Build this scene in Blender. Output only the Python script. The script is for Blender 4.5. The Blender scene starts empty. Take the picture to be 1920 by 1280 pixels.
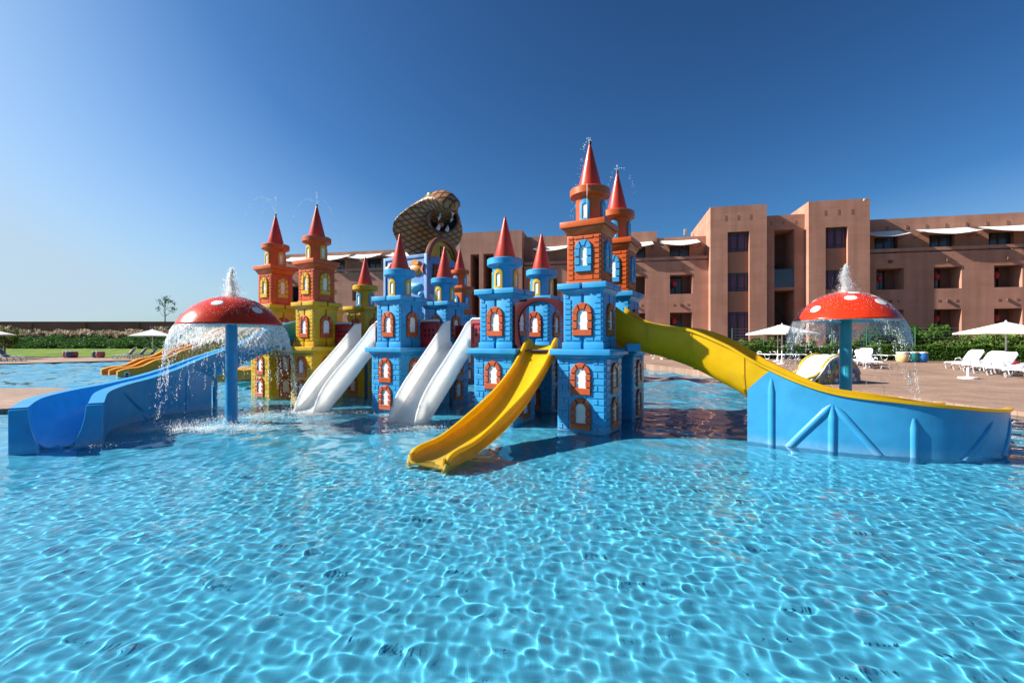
import bpy, bmesh, math, random
import numpy as np
from mathutils import Vector, Matrix
random.seed(7)
sc = bpy.context.scene
COL = sc.collection
R = math.radians

# ------------------------------------------------------------------ camera
camd = bpy.data.cameras.new('camera'); cam = bpy.data.objects.new('camera', camd); COL.objects.link(cam)
cam.location = (0, 0, 1.7); cam.rotation_euler = (R(90), 0, 0)
camd.sensor_width = 36; camd.lens = 16; camd.clip_start = .05; camd.clip_end = 30000
sc.camera = cam
# ------------------------------------------------------------------ sky and sun
SUN_EL = R(34); SUN_AZ = math.atan2(-.998, .06)          # measured clockwise from +Y
wd = bpy.data.worlds.new('World'); sc.world = wd; wd.use_nodes = True
wn = wd.node_tree; bg = wn.nodes['Background']
sky = wn.nodes.new('ShaderNodeTexSky'); sky.sky_type = 'NISHITA'; sky.sun_disc = False
sky.sun_elevation = SUN_EL; sky.sun_rotation = SUN_AZ
sky.air_density = 1.0; sky.dust_density = 1.5; sky.ozone_density = 6; sky.altitude = 0
sg = wn.nodes.new('ShaderNodeGamma'); sg.inputs[1].default_value = 1.55
wn.links.new(sky.outputs[0], sg.inputs[0]); tn = wn.nodes.new('ShaderNodeVectorMath'); tn.operation = 'MULTIPLY'; tn.inputs[1].default_value = (.84, 1.13, 1.05)      # white balance
wn.links.new(sg.outputs[0], tn.inputs[0]); sx = wn.nodes.new('ShaderNodeSeparateXYZ'); wn.links.new(tn.outputs[0], sx.inputs[0])
hm = wn.nodes.new('ShaderNodeMapRange'); hm.inputs['From Min'].default_value = 4.5; hm.inputs['From Max'].default_value = 17; hm.inputs['To Max'].default_value = .9; wn.links.new(sx.outputs[1], hm.inputs['Value'])
hx = wn.nodes.new('ShaderNodeMix'); hx.data_type = 'RGBA'; hx.inputs[7].default_value = (10.2, 12.7, 15.3, 1)                 # the bright air pales to blue-white
wn.links.new(hm.outputs[0], hx.inputs[0]); wn.links.new(tn.outputs[0], hx.inputs[6]); wn.links.new(hx.outputs[2], bg.inputs[0]); bg.inputs[1].default_value = .0245
sd = Vector((math.sin(SUN_AZ) * math.cos(SUN_EL), math.cos(SUN_AZ) * math.cos(SUN_EL), math.sin(SUN_EL)))
sl = bpy.data.lights.new('sun', 'SUN'); sl.energy = 5; sl.angle = R(.53); sl.color = (1, .95, .87)
sl.cycles.is_caustics_light = True
so = bpy.data.objects.new('sun', sl); COL.objects.link(so); so.rotation_euler = sd.to_track_quat('Z', 'Y').to_euler()
# ------------------------------------------------------------------ exposure and render settings
vs = sc.view_settings; vs.view_transform = 'Standard'; vs.look = 'None'; vs.exposure = 1.1; vs.gamma = 1
sc.render.engine = 'CYCLES'
cy = sc.cycles; cy.use_denoising = True; cy.denoiser = 'OPENIMAGEDENOISE'; cy.max_bounces = 10
cy.transparent_max_bounces = 24; cy.caustics_reflective = False; cy.caustics_refractive = True; cy.sample_clamp_indirect = 8

# ------------------------------------------------------------------ materials
MATS = {}
def lnk(t, a, b): t.links.new(a, b)
def pm(name, col, rough=.4, var=.12, vscale=3.0, bump=0.0, bscale=30.0, spec=.5, coat=0.0, trans=0.0, stretch=None):
    """principled material: base colour varied by object-space noise, roughness variation, optional fine relief"""
    if name in MATS: return MATS[name]
    m = bpy.data.materials.new(name); m.use_nodes = True; t = m.node_tree; p = t.nodes['Principled BSDF']
    tc = t.nodes.new('ShaderNodeTexCoord'); mp = t.nodes.new('ShaderNodeMapping')
    geo = t.nodes.new('ShaderNodeNewGeometry')
    lnk(t, geo.outputs['Position'], mp.inputs[0])
    if stretch: mp.inputs['Scale'].default_value = stretch
    nz = t.nodes.new('ShaderNodeTexNoise'); nz.inputs['Scale'].default_value = vscale; nz.inputs['Detail'].default_value = 5
    lnk(t, mp.outputs[0], nz.inputs['Vector'])
    rp = t.nodes.new('ShaderNodeMapRange'); rp.inputs['From Min'].default_value = .3; rp.inputs['From Max'].default_value = .7
    rp.inputs['To Min'].default_value = 1 - var; rp.inputs['To Max'].default_value = 1 + var
    lnk(t, nz.outputs['Fac'], rp.inputs['Value'])
    mx = t.nodes.new('ShaderNodeVectorMath'); mx.operation = 'SCALE'; mx.inputs[0].default_value = col[:3]
    lnk(t, rp.outputs[0], mx.inputs['Scale']); lnk(t, mx.outputs[0], p.inputs['Base Color'])
    rr = t.nodes.new('ShaderNodeMapRange'); rr.inputs['To Min'].default_value = max(.02, rough * .75); rr.inputs['To Max'].default_value = min(1, rough * 1.3)
    lnk(t, nz.outputs['Fac'], rr.inputs['Value']); lnk(t, rr.outputs[0], p.inputs['Roughness'])
    p.inputs['Specular IOR Level'].default_value = spec; p.inputs['Coat Weight'].default_value = coat; p.inputs['Coat Roughness'].default_value = .12
    if bump:
        bn = t.nodes.new('ShaderNodeTexNoise'); bn.inputs['Scale'].default_value = bscale; bn.inputs['Detail'].default_value = 4
        lnk(t, mp.outputs[0], bn.inputs['Vector'])
        bp = t.nodes.new('ShaderNodeBump'); bp.inputs['Strength'].default_value = bump; bp.inputs['Distance'].default_value = .02
        lnk(t, bn.outputs['Fac'], bp.inputs['Height']); lnk(t, bp.outputs[0], p.inputs['Normal'])
    MATS[name] = m
    return m
def plastic(name, col):
    """gel-coat plastic with faint rain streaks, sun-faded patches and a limescale line at the water"""
    if name in MATS: return MATS[name]
    m = pm(name, col, rough=.36, var=.10, vscale=4, bump=.10, bscale=7, spec=.4, coat=.12); t = m.node_tree; p = t.nodes['Principled BSDF']
    base = p.inputs['Base Color'].links[0].from_socket
    g = t.nodes.new('ShaderNodeNewGeometry'); mp = t.nodes.new('ShaderNodeMapping'); mp.inputs['Scale'].default_value = (9, 9, .7); lnk(t, g.outputs['Position'], mp.inputs[0])
    n = t.nodes.new('ShaderNodeTexNoise'); n.inputs['Scale'].default_value = 1.6; n.inputs['Detail'].default_value = 5; lnk(t, mp.outputs[0], n.inputs['Vector'])
    r = t.nodes.new('ShaderNodeMapRange'); r.inputs['From Min'].default_value = .52; r.inputs['From Max'].default_value = .78; r.inputs['To Min'].default_value = 0; r.inputs['To Max'].default_value = .22; lnk(t, n.outputs['Fac'], r.inputs['Value'])
    x = t.nodes.new('ShaderNodeMix'); x.data_type = 'RGBA'; lnk(t, r.outputs[0], x.inputs[0]); lnk(t, base, x.inputs[6]); x.inputs[7].default_value = (*[c * .72 + .07 for c in col], 1)
    z = t.nodes.new('ShaderNodeSeparateXYZ'); lnk(t, g.outputs['Position'], z.inputs[0])
    w = t.nodes.new('ShaderNodeMapRange'); w.inputs['From Min'].default_value = .16; w.inputs['From Max'].default_value = .02; w.inputs['To Min'].default_value = 0; w.inputs['To Max'].default_value = .30; lnk(t, z.outputs[2], w.inputs['Value'])
    n2 = t.nodes.new('ShaderNodeTexNoise'); n2.inputs['Scale'].default_value = 12; n2.inputs['Detail'].default_value = 4; lnk(t, g.outputs['Position'], n2.inputs['Vector'])
    k = t.nodes.new('ShaderNodeMath'); k.operation = 'MULTIPLY'; lnk(t, w.outputs[0], k.inputs[0]); lnk(t, n2.outputs['Fac'], k.inputs[1])
    y = t.nodes.new('ShaderNodeMix'); y.data_type = 'RGBA'; lnk(t, k.outputs[0], y.inputs[0]); lnk(t, x.outputs[2], y.inputs[6]); y.inputs[7].default_value = (.55, .60, .58, 1); lnk(t, y.outputs[2], p.inputs['Base Color'])
    return m
BLUE = plastic('tower blue', (.030, .290, .56)); YELLOW = plastic('tower yellow', (.55, .34, .008)); ORANGE = plastic('tower orange', (.52, .085, .008))
FRAMEO = plastic('window frame orange', (.46, .085, .02)); FRAMEY = plastic('window frame yellow', (.62, .36, .015)); FRAMEB = plastic('window frame blue', (.035, .27, .50))
RED = plastic('cone red', (.50, .032, .010)); PANE = plastic('window white', (.72, .74, .76)); DKRED = plastic('panel dark red', (.30, .014, .022))
MAROON = pm('arch maroon', (.06, .005, .009), .6, .1, 4, spec=.15); WSLIDE = plastic('white slide', (.80, .80, .81)); YSLIDE = plastic('yellow slide', (.80, .52, .004))
BSLIDE = plastic('blue slide', (.018, .275, .58)); GREYRIM = plastic('grey rim', (.45, .50, .50)); PGREEN = plastic('pale green', (.40, .55, .48))
BLACK = pm('black metal', (.01, .01, .012), .5); DECKU = pm('platform steel', (.03, .06, .10), .6)
MUSHR = pm('mushroom red', (.55, .032, .008), .22, .12, 4, .15, 16, spec=.35); MUSHW = plastic('mushroom white', (.75, .75, .70)); MPOLE = plastic('pole blue', (.02, .25, .52)); MPOLE2 = plastic('pole teal', (.03, .33, .45))
SPOTU = plastic('mushroom underside', (.35, .58, .62))

def translucent(m, k, col):
    """thin moulded plastic lets part of the sun through"""
    t = m.node_tree; p = t.nodes['Principled BSDF']; o = t.nodes['Material Output']; tl = t.nodes.new('ShaderNodeBsdfTranslucent'); tl.inputs[0].default_value = (*col, 1)
    mx = t.nodes.new('ShaderNodeMixShader'); mx.inputs[0].default_value = k; lnk(t, p.outputs[0], mx.inputs[1]); lnk(t, tl.outputs[0], mx.inputs[2]); lnk(t, mx.outputs[0], o.inputs[0])
translucent(WSLIDE, .54, (.96, .96, .94)); translucent(YSLIDE, .42, (.90, .60, .01))

def earth():
    m = bpy.data.materials.new('rammed earth'); m.use_nodes = True; t = m.node_tree; p = t.nodes['Principled BSDF']
    tc = t.nodes.new('ShaderNodeTexCoord')
    mp = t.nodes.new('ShaderNodeMapping'); mp.inputs['Scale'].default_value = (.5, .5, 1.0); lnk(t, tc.outputs['Object'], mp.inputs[0])
    n1 = t.nodes.new('ShaderNodeTexNoise'); n1.inputs['Scale'].default_value = 1.2; n1.inputs['Detail'].default_value = 6; lnk(t, mp.outputs[0], n1.inputs['Vector'])
    br = t.nodes.new('ShaderNodeTexBrick'); br.inputs['Scale'].default_value = 1; br.inputs['Brick Width'].default_value = 4.6; br.inputs['Row Height'].default_value = .62
    br.inputs['Mortar Size'].default_value = .012; br.inputs['Mortar Smooth'].default_value = .6; br.inputs['Color1'].default_value = (1, 1, 1, 1); br.inputs['Color2'].default_value = (.92, .92, .92, 1); br.inputs['Mortar'].default_value = (.72, .70, .68, 1)
    sx = t.nodes.new('ShaderNodeSeparateXYZ'); lnk(t, tc.outputs['Object'], sx.inputs[0])
    ad = t.nodes.new('ShaderNodeMath'); lnk(t, sx.outputs[0], ad.inputs[0]); lnk(t, sx.outputs[1], ad.inputs[1])
    nw = t.nodes.new('ShaderNodeTexNoise'); nw.inputs['Scale'].default_value = .5; lnk(t, tc.outputs['Object'], nw.inputs['Vector'])
    wz = t.nodes.new('ShaderNodeMath'); wz.operation = 'MULTIPLY_ADD'; wz.inputs[1].default_value = .22; lnk(t, nw.outputs['Fac'], wz.inputs[0]); lnk(t, sx.outputs[2], wz.inputs[2])
    cx = t.nodes.new('ShaderNodeCombineXYZ'); lnk(t, ad.outputs[0], cx.inputs[0]); lnk(t, wz.outputs[0], cx.inputs[1]); lnk(t, cx.outputs[0], br.inputs['Vector'])
    rp = t.nodes.new('ShaderNodeValToRGB'); rp.color_ramp.elements[0].color = (.395, .195, .138, 1); rp.color_ramp.elements[1].color = (.46, .24, .172, 1)
    rp.color_ramp.elements[0].position = .3; rp.color_ramp.elements[1].position = .72; lnk(t, n1.outputs['Fac'], rp.inputs[0])
    mx = t.nodes.new('ShaderNodeMix'); mx.data_type = 'RGBA'; mx.blend_type = 'MULTIPLY'; mx.inputs[0].default_value = .8
    lnk(t, rp.outputs[0], mx.inputs[6]); lnk(t, br.outputs['Color'], mx.inputs[7]); lnk(t, mx.outputs[2], p.inputs['Base Color']); p.inputs['Roughness'].default_value = .9
    ms = t.nodes.new('ShaderNodeMapping'); ms.inputs['Scale'].default_value = (1.6, 1.6, .12); lnk(t, tc.outputs['Object'], ms.inputs[0])
    ns = t.nodes.new('ShaderNodeTexNoise'); ns.inputs['Scale'].default_value = 1; ns.inputs['Detail'].default_value = 6; lnk(t, ms.outputs[0], ns.inputs['Vector'])
    rs_ = t.nodes.new('ShaderNodeMapRange'); rs_.inputs['From Min'].default_value = .35; rs_.inputs['From Max'].default_value = .7; rs_.inputs['To Min'].default_value = 1.08; rs_.inputs['To Max'].default_value = .84; lnk(t, ns.outputs['Fac'], rs_.inputs['Value'])
    sv_ = t.nodes.new('ShaderNodeVectorMath'); sv_.operation = 'SCALE'; lnk(t, mx.outputs[2], sv_.inputs[0]); lnk(t, rs_.outputs[0], sv_.inputs['Scale']); lnk(t, sv_.outputs[0], p.inputs['Base Color'])
    p.inputs['Specular IOR Level'].default_value = .15
    b = t.nodes.new('ShaderNodeBump'); b.inputs['Strength'].default_value = .35; b.inputs['Distance'].default_value = .04; lnk(t, n1.outputs['Fac'], b.inputs['Height']); lnk(t, b.outputs[0], p.inputs['Normal'])
    return m
EARTH = earth()
SMOOTHW = pm('spandrel plaster', (.33, .165, .11), .9, .06, 1.0, spec=.1)
INNER = pm('shade-darkened plaster', (.15, .085, .065), .9, .06, 1.0, spec=.1)  # plaster colour darkened to stand for the shade deep in the recesses
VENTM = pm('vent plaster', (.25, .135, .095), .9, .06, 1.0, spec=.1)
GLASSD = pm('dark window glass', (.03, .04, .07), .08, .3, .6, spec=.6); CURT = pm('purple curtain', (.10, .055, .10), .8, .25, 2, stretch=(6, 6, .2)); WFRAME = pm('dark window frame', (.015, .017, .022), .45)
SAIL = pm('awning canvas', (.78, .74, .66), .8, .06, 2); LANT = pm('red lantern', (.35, .01, .012), .6, .1); METAL = pm('grey metal', (.35, .36, .38), .4)
WPLAS = pm('white lounger plastic', (.72, .72, .74), .35, .05); GREYF = pm('grey sling fabric', (.16, .16, .19), .85, .1, 20); CANV = pm('parasol canvas', (.80, .76, .70), .8, .05, 2)

def deckmat():
    m = bpy.data.materials.new('paving'); m.use_nodes = True; t = m.node_tree; p = t.nodes['Principled BSDF']
    g = t.nodes.new('ShaderNodeNewGeometry'); mp = t.nodes.new('ShaderNodeMapping'); mp.inputs['Rotation'].default_value = (0, 0, .5); lnk(t, g.outputs['Position'], mp.inputs[0])
    br = t.nodes.new('ShaderNodeTexBrick'); br.inputs['Scale'].default_value = 1; br.inputs['Brick Width'].default_value = .44; br.inputs['Row Height'].default_value = .22; br.inputs['Mortar Size'].default_value = .006
    br.inputs['Color1'].default_value = (.33, .215, .155, 1); br.inputs['Color2'].default_value = (.25, .155, .11, 1); br.inputs['Mortar'].default_value = (.17, .115, .085, 1); br.inputs['Bias'].default_value = -.1
    lnk(t, mp.outputs[0], br.inputs['Vector'])
    n = t.nodes.new('ShaderNodeTexNoise'); n.inputs['Scale'].default_value = .5; n.inputs['Detail'].default_value = 6; lnk(t, mp.outputs[0], n.inputs['Vector'])
    r = t.nodes.new('ShaderNodeMapRange'); r.inputs['From Min'].default_value = .3; r.inputs['From Max'].default_value = .7; r.inputs['To Min'].default_value = .8; r.inputs['To Max'].default_value = 1.15; lnk(t, n.outputs['Fac'], r.inputs['Value'])
    v = t.nodes.new('ShaderNodeVectorMath'); v.operation = 'SCALE'; lnk(t, br.outputs['Color'], v.inputs[0]); lnk(t, r.outputs[0], v.inputs['Scale']); lnk(t, v.outputs[0], p.inputs['Base Color'])
    p.inputs['Roughness'].default_value = .75; p.inputs['Specular IOR Level'].default_value = .3
    b = t.nodes.new('ShaderNodeBump'); b.inputs['Strength'].default_value = .5; b.inputs['Distance'].default_value = .01; lnk(t, br.outputs['Fac'], b.inputs['Height']); b.invert = True; lnk(t, b.outputs[0], p.inputs['Normal'])
    return m
DECK = deckmat()

def poolmat():
    m = bpy.data.materials.new('pool mosaic'); m.use_nodes = True; t = m.node_tree; p = t.nodes['Principled BSDF']
    g = t.nodes.new('ShaderNodeNewGeometry')
    br = t.nodes.new('ShaderNodeTexBrick'); br.offset = 0; br.inputs['Scale'].default_value = 1; br.inputs['Brick Width'].default_value = .05; br.inputs['Row Height'].default_value = .05; br.inputs['Mortar Size'].default_value = .0022
    br.inputs['Color1'].default_value = (.090, .455, .655, 1); br.inputs['Color2'].default_value = (.072, .41, .61, 1); br.inputs['Mortar'].default_value = (.12, .45, .62, 1)
    lnk(t, g.outputs['Position'], br.inputs['Vector'])
    lnk(t, br.outputs['Color'], p.inputs['Base Color']); p.inputs['Roughness'].default_value = .8; p.inputs['Specular IOR Level'].default_value = 0
    return m
POOL = poolmat()

def watermat():
    m = bpy.data.materials.new('pool water'); m.use_nodes = True; t = m.node_tree; t.nodes.clear()
    o = t.nodes.new('ShaderNodeOutputMaterial'); g = t.nodes.new('ShaderNodeBsdfGlass'); g.inputs['IOR'].default_value = 1.33; g.inputs['Roughness'].default_value = 0
    g.inputs['Color'].default_value = (.93, .985, 1, 1); lnk(t, g.outputs[0], o.inputs[0])
    return m
WATER = watermat()

def spraymat(name, opac, white, patchy=None, thru=.5):
    """falling water and foam: part clear, part scattering white, with a wet gloss; patchy = (low, high) coverage"""
    m = bpy.data.materials.new(name); m.use_nodes = True; t = m.node_tree; t.nodes.clear()
    o = t.nodes.new('ShaderNodeOutputMaterial'); tr = t.nodes.new('ShaderNodeBsdfTransparent'); d = t.nodes.new('ShaderNodeBsdfDiffuse'); tl = t.nodes.new('ShaderNodeBsdfTranslucent'); gl = t.nodes.new('ShaderNodeBsdfGlossy')
    d.inputs[0].default_value = tl.inputs[0].default_value = (white * .97, white, white, 1); gl.inputs['Roughness'].default_value = .12
    a = t.nodes.new('ShaderNodeMixShader'); a.inputs[0].default_value = .4; lnk(t, d.outputs[0], a.inputs[1]); lnk(t, tl.outputs[0], a.inputs[2])
    b = t.nodes.new('ShaderNodeMixShader'); b.inputs[0].default_value = .12; lnk(t, a.outputs[0], b.inputs[1]); lnk(t, gl.outputs[0], b.inputs[2])
    c = t.nodes.new('ShaderNodeMixShader'); a.inputs[0].default_value = thru; c.inputs[0].default_value = opac; lnk(t, tr.outputs[0], c.inputs[1]); lnk(t, b.outputs[0], c.inputs[2]); lnk(t, c.outputs[0], o.inputs[0])
    if patchy:
        g = t.nodes.new('ShaderNodeNewGeometry'); mp = t.nodes.new('ShaderNodeMapping'); mp.inputs['Scale'].default_value = (1, 1, .45); lnk(t, g.outputs['Position'], mp.inputs[0])
        n = t.nodes.new('ShaderNodeTexNoise'); n.inputs['Scale'].default_value = 26; n.inputs['Detail'].default_value = 6; n.inputs['Roughness'].default_value = .7; lnk(t, mp.outputs[0], n.inputs['Vector'])
        n2 = t.nodes.new('ShaderNodeTexNoise'); n2.inputs['Scale'].default_value = 3.2; n2.inputs['Detail'].default_value = 2; lnk(t, g.outputs['Position'], n2.inputs['Vector'])
        ad = t.nodes.new('ShaderNodeMath'); ad.operation = 'ADD'; lnk(t, n.outputs['Fac'], ad.inputs[0]); lnk(t, n2.outputs['Fac'], ad.inputs[1])
        r = t.nodes.new('ShaderNodeMapRange'); r.inputs['From Min'].default_value = .8; r.inputs['From Max'].default_value = 1.25; r.inputs['To Min'].default_value = patchy[0]; r.inputs['To Max'].default_value = patchy[1]
        lnk(t, ad.outputs[0], r.inputs['Value']); lnk(t, r.outputs[0], c.inputs[0])
    return m
FOAM = spraymat('foam', .40, .99, None, .7); DROPS = spraymat('water drops', .7, .95); SHEET = spraymat('white water sheet', .3, .92, (.22, .92)); SHEETT = spraymat('thin water sheet', .2, .92, (.03, .62))

def leafmat(name, c1, c2, rough=.6):
    m = bpy.data.materials.new(name); m.use_nodes = True; t = m.node_tree; p = t.nodes['Principled BSDF']
    g = t.nodes.new('ShaderNodeNewGeometry'); r = t.nodes.new('ShaderNodeValToRGB'); r.color_ramp.elements[0].color = (*c1, 1); r.color_ramp.elements[1].color = (*c2, 1)
    lnk(t, g.outputs['Random Per Island'], r.inputs[0]); lnk(t, r.outputs[0], p.inputs['Base Color']); p.inputs['Roughness'].default_value = rough; p.inputs['Specular IOR Level'].default_value = .08
    p.inputs['Transmission Weight'].default_value = 0
    tl = t.nodes.new('ShaderNodeBsdfTranslucent'); lnk(t, r.outputs[0], tl.inputs[0]); mx = t.nodes.new('ShaderNodeMixShader'); mx.inputs[0].default_value = .3
    o = t.nodes['Material Output']; lnk(t, p.outputs[0], mx.inputs[1]); lnk(t, tl.outputs[0], mx.inputs[2]); lnk(t, mx.outputs[0], o.inputs[0])
    return m
LEAFH = leafmat('hedge leaves', (.035, .085, .012), (.10, .20, .03)); LEAFS = leafmat('shrub leaves', (.06, .12, .02), (.20, .27, .06)); LEAFD = leafmat('ground cover leaves', (.025, .075, .016), (.07, .16, .035))
GRASSP = leafmat('grass plumes', (.26, .22, .12), (.58, .46, .35)); LEAFY = leafmat('young tree leaves', (.07, .12, .02), (.16, .22, .05)); BARK = pm('bark', (.10, .07, .05), .9)
LAWN = pm('lawn', (.13, .20, .035), .95, .25, .8, .5, 40, spec=.05); SOIL = pm('bank soil', (.05, .06, .025), .95, .3, .8, spec=.05); WALLP = pm('perimeter wall plaster', (.36, .17, .10), .9, .12, .4, spec=.1)

# ------------------------------------------------------------------ mesh helpers
class MB:
    def __init__(s): s.v = []; s.f = []
    def add(s, vs, fs):
        n = len(s.v); s.v += [tuple(v) for v in vs]; s.f += [tuple(i + n for i in f) for f in fs]; return s
    def box(s, x0, x1, y0, y1, z0, z1):
        return s.add([(x0, y0, z0), (x1, y0, z0), (x1, y1, z0), (x0, y1, z0), (x0, y0, z1), (x1, y0, z1), (x1, y1, z1), (x0, y1, z1)],
                     [(0, 3, 2, 1), (4, 5, 6, 7), (0, 1, 5, 4), (1, 2, 6, 5), (2, 3, 7, 6), (3, 0, 4, 7)])
    def frus(s, w0, z0, w1, z1):
        a, b = w0 / 2, w1 / 2
        return s.add([(-a, -a, z0), (a, -a, z0), (a, a, z0), (-a, a, z0), (-b, -b, z1), (b, -b, z1), (b, b, z1), (-b, b, z1)],
                     [(0, 3, 2, 1), (4, 5, 6, 7), (0, 1, 5, 4), (1, 2, 6, 5), (2, 3, 7, 6), (3, 0, 4, 7)])
    def prism(s, poly, y0, y1, inset=0):
        """poly in x-z, extruded from y1 (back) to y0 (front, optionally shrunk)"""
        n = len(poly); cx = sum(p[0] for p in poly) / n; cz = sum(p[1] for p in poly) / n
        fr = []
        for x, z in poly:
            L = math.hypot(x - cx, z - cz) or 1; k = max(0, 1 - inset / L); fr.append((cx + (x - cx) * k, y0, cz + (z - cz) * k))
        vs = [(x, y1, z) for x, z in poly] + fr
        return s.add(vs, [tuple(range(n, 2 * n))] + [(i, (i + 1) % n, n + (i + 1) % n, n + i) for i in range(n)] + [tuple(range(n - 1, -1, -1))])
    def lathe(s, prof, n=40, c=(0, 0, 0)):
        base = len(s.v)
        for r, z in prof:
            for i in range(n):
                a = 2 * math.pi * i / n; s.v.append((c[0] + r * math.cos(a), c[1] + r * math.sin(a), c[2] + z))
        for j in range(len(prof) - 1):
            for i in range(n):
                k = (i + 1) % n; s.f.append((base + j * n + i, base + j * n + k, base + (j + 1) * n + k, base + (j + 1) * n + i))
        return s
    def tube(s, pts, rad, n=10, cap=True):
        pts = [Vector(p) for p in pts]; base = len(s.v); rads = rad if isinstance(rad, (list, tuple)) else [rad] * len(pts)
        for i, p in enumerate(pts):
            t = (pts[min(i + 1, len(pts) - 1)] - pts[max(i - 1, 0)]).normalized()
            u = t.cross(Vector((0, 0, 1)) if abs(t.z) < .9 else Vector((1, 0, 0))).normalized(); w = t.cross(u)
            for k in range(n):
                a = 2 * math.pi * k / n; s.v.append(tuple(p + (u * math.cos(a) + w * math.sin(a)) * rads[i]))
        for i in range(len(pts) - 1):
            for k in range(n):
                q = (k + 1) % n; s.f.append((base + i * n + k, base + i * n + q, base + (i + 1) * n + q, base + (i + 1) * n + k))
        if cap:
            s.f.append(tuple(base + k for k in range(n - 1, -1, -1))); m = base + (len(pts) - 1) * n; s.f.append(tuple(m + k for k in range(n)))
        return s
    def loops(s, rings, closed=True, cap=True):
        base = len(s.v); n = len(rings[0])
        for r in rings: s.v += [tuple(p) for p in r]
        for i in range(len(rings) - 1):
            for k in range(n if closed else n - 1):
                q = (k + 1) % n; s.f.append((base + i * n + k, base + i * n + q, base + (i + 1) * n + q, base + (i + 1) * n + k))
        if cap:
            s.f.append(tuple(base + k for k in range(n - 1, -1, -1))); m = base + (len(rings) - 1) * n; s.f.append(tuple(m + k for k in range(n)))
        return s
    def mesh(s, name, mat, smooth=False, bevel=0, seg=2, angle=40):
        me = bpy.data.meshes.new(name); bm = bmesh.new()
        vv = [bm.verts.new(v) for v in s.v]
        for f in s.f:
            try: bm.faces.new([vv[i] for i in f])
            except ValueError: pass
        bmesh.ops.recalc_face_normals(bm, faces=bm.faces)
        if bevel:
            es = [e for e in bm.edges if len(e.link_faces) == 2 and e.calc_face_angle(0) > R(angle)]
            bmesh.ops.bevel(bm, geom=es, offset=bevel, segments=seg, affect='EDGES', profile=.6, clamp_overlap=True)
        bm.to_mesh(me); bm.free()
        if smooth or bevel:
            for p in me.polygons: p.use_smooth = True
            try: me.set_sharp_from_angle(angle=R(angle))
            except Exception: pass
        if mat: me.materials.append(mat)
        return me
    def build(s, name, mat, parent=None, smooth=False, bevel=0, seg=2, recv=False, angle=40):
        return ob(name, s.mesh(name, mat, smooth, bevel, seg, angle), parent, recv)
def ob(name, me, parent=None, recv=False, loc=None, rz=0):
    o = bpy.data.objects.new(name, me); COL.objects.link(o)
    if parent: o.parent = parent
    if loc: o.location = loc
    if rz: o.rotation_euler = (0, 0, rz)
    if recv: o.cycles.is_caustics_receiver = True
    return o
def tag(o, label, cat=None, group=None, kind=None):
    if label: o['label'] = label
    if cat: o['category'] = cat
    if group: o['group'] = group
    if kind: o['kind'] = kind
    return o
def thing(name, label, cat, loc=(0, 0, 0), rz=0, group=None):
    o = bpy.data.objects.new(name, None); COL.objects.link(o); o.location = loc; o.rotation_euler = (0, 0, rz); o.empty_display_size = .2
    return tag(o, label, cat, group)
def copy_tree(o, parent=None):
    c = o.copy(); COL.objects.link(c); c.parent = parent
    for ch in list(o.children): copy_tree(ch, c)
    return c
def rawmesh(name, co, faces, mat, smooth=False):
    co = np.asarray(co, dtype=np.float32); f = np.asarray(faces, dtype=np.int32); k = f.shape[1]
    me = bpy.data.meshes.new(name); me.vertices.add(len(co)); me.vertices.foreach_set('co', co.ravel()); me.loops.add(f.size); me.loops.foreach_set('vertex_index', f.ravel())
    me.polygons.add(len(f)); me.polygons.foreach_set('loop_start', np.arange(0, f.size, k, dtype=np.int32)); me.polygons.foreach_set('loop_total', np.full(len(f), k, dtype=np.int32))
    if smooth: me.polygons.foreach_set('use_smooth', np.ones(len(f), dtype=bool))
    me.update(calc_edges=True); me.materials.append(mat)
    return me
def catmull(P, n):
    P = [np.array(p, float) for p in P]; P = [2 * P[0] - P[1]] + P + [2 * P[-1] - P[-2]]; out = []
    for i in range(1, len(P) - 2):
        for k in range(n):
            t = k / n; a, b, c, d = P[i - 1:i + 3]
            out.append(.5 * ((2 * b) + (-a + c) * t + (2 * a - 5 * b + 4 * c - d) * t * t + (-a + 3 * b - 3 * c + d) * t ** 3))
    out.append(P[-2]); return out

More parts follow.
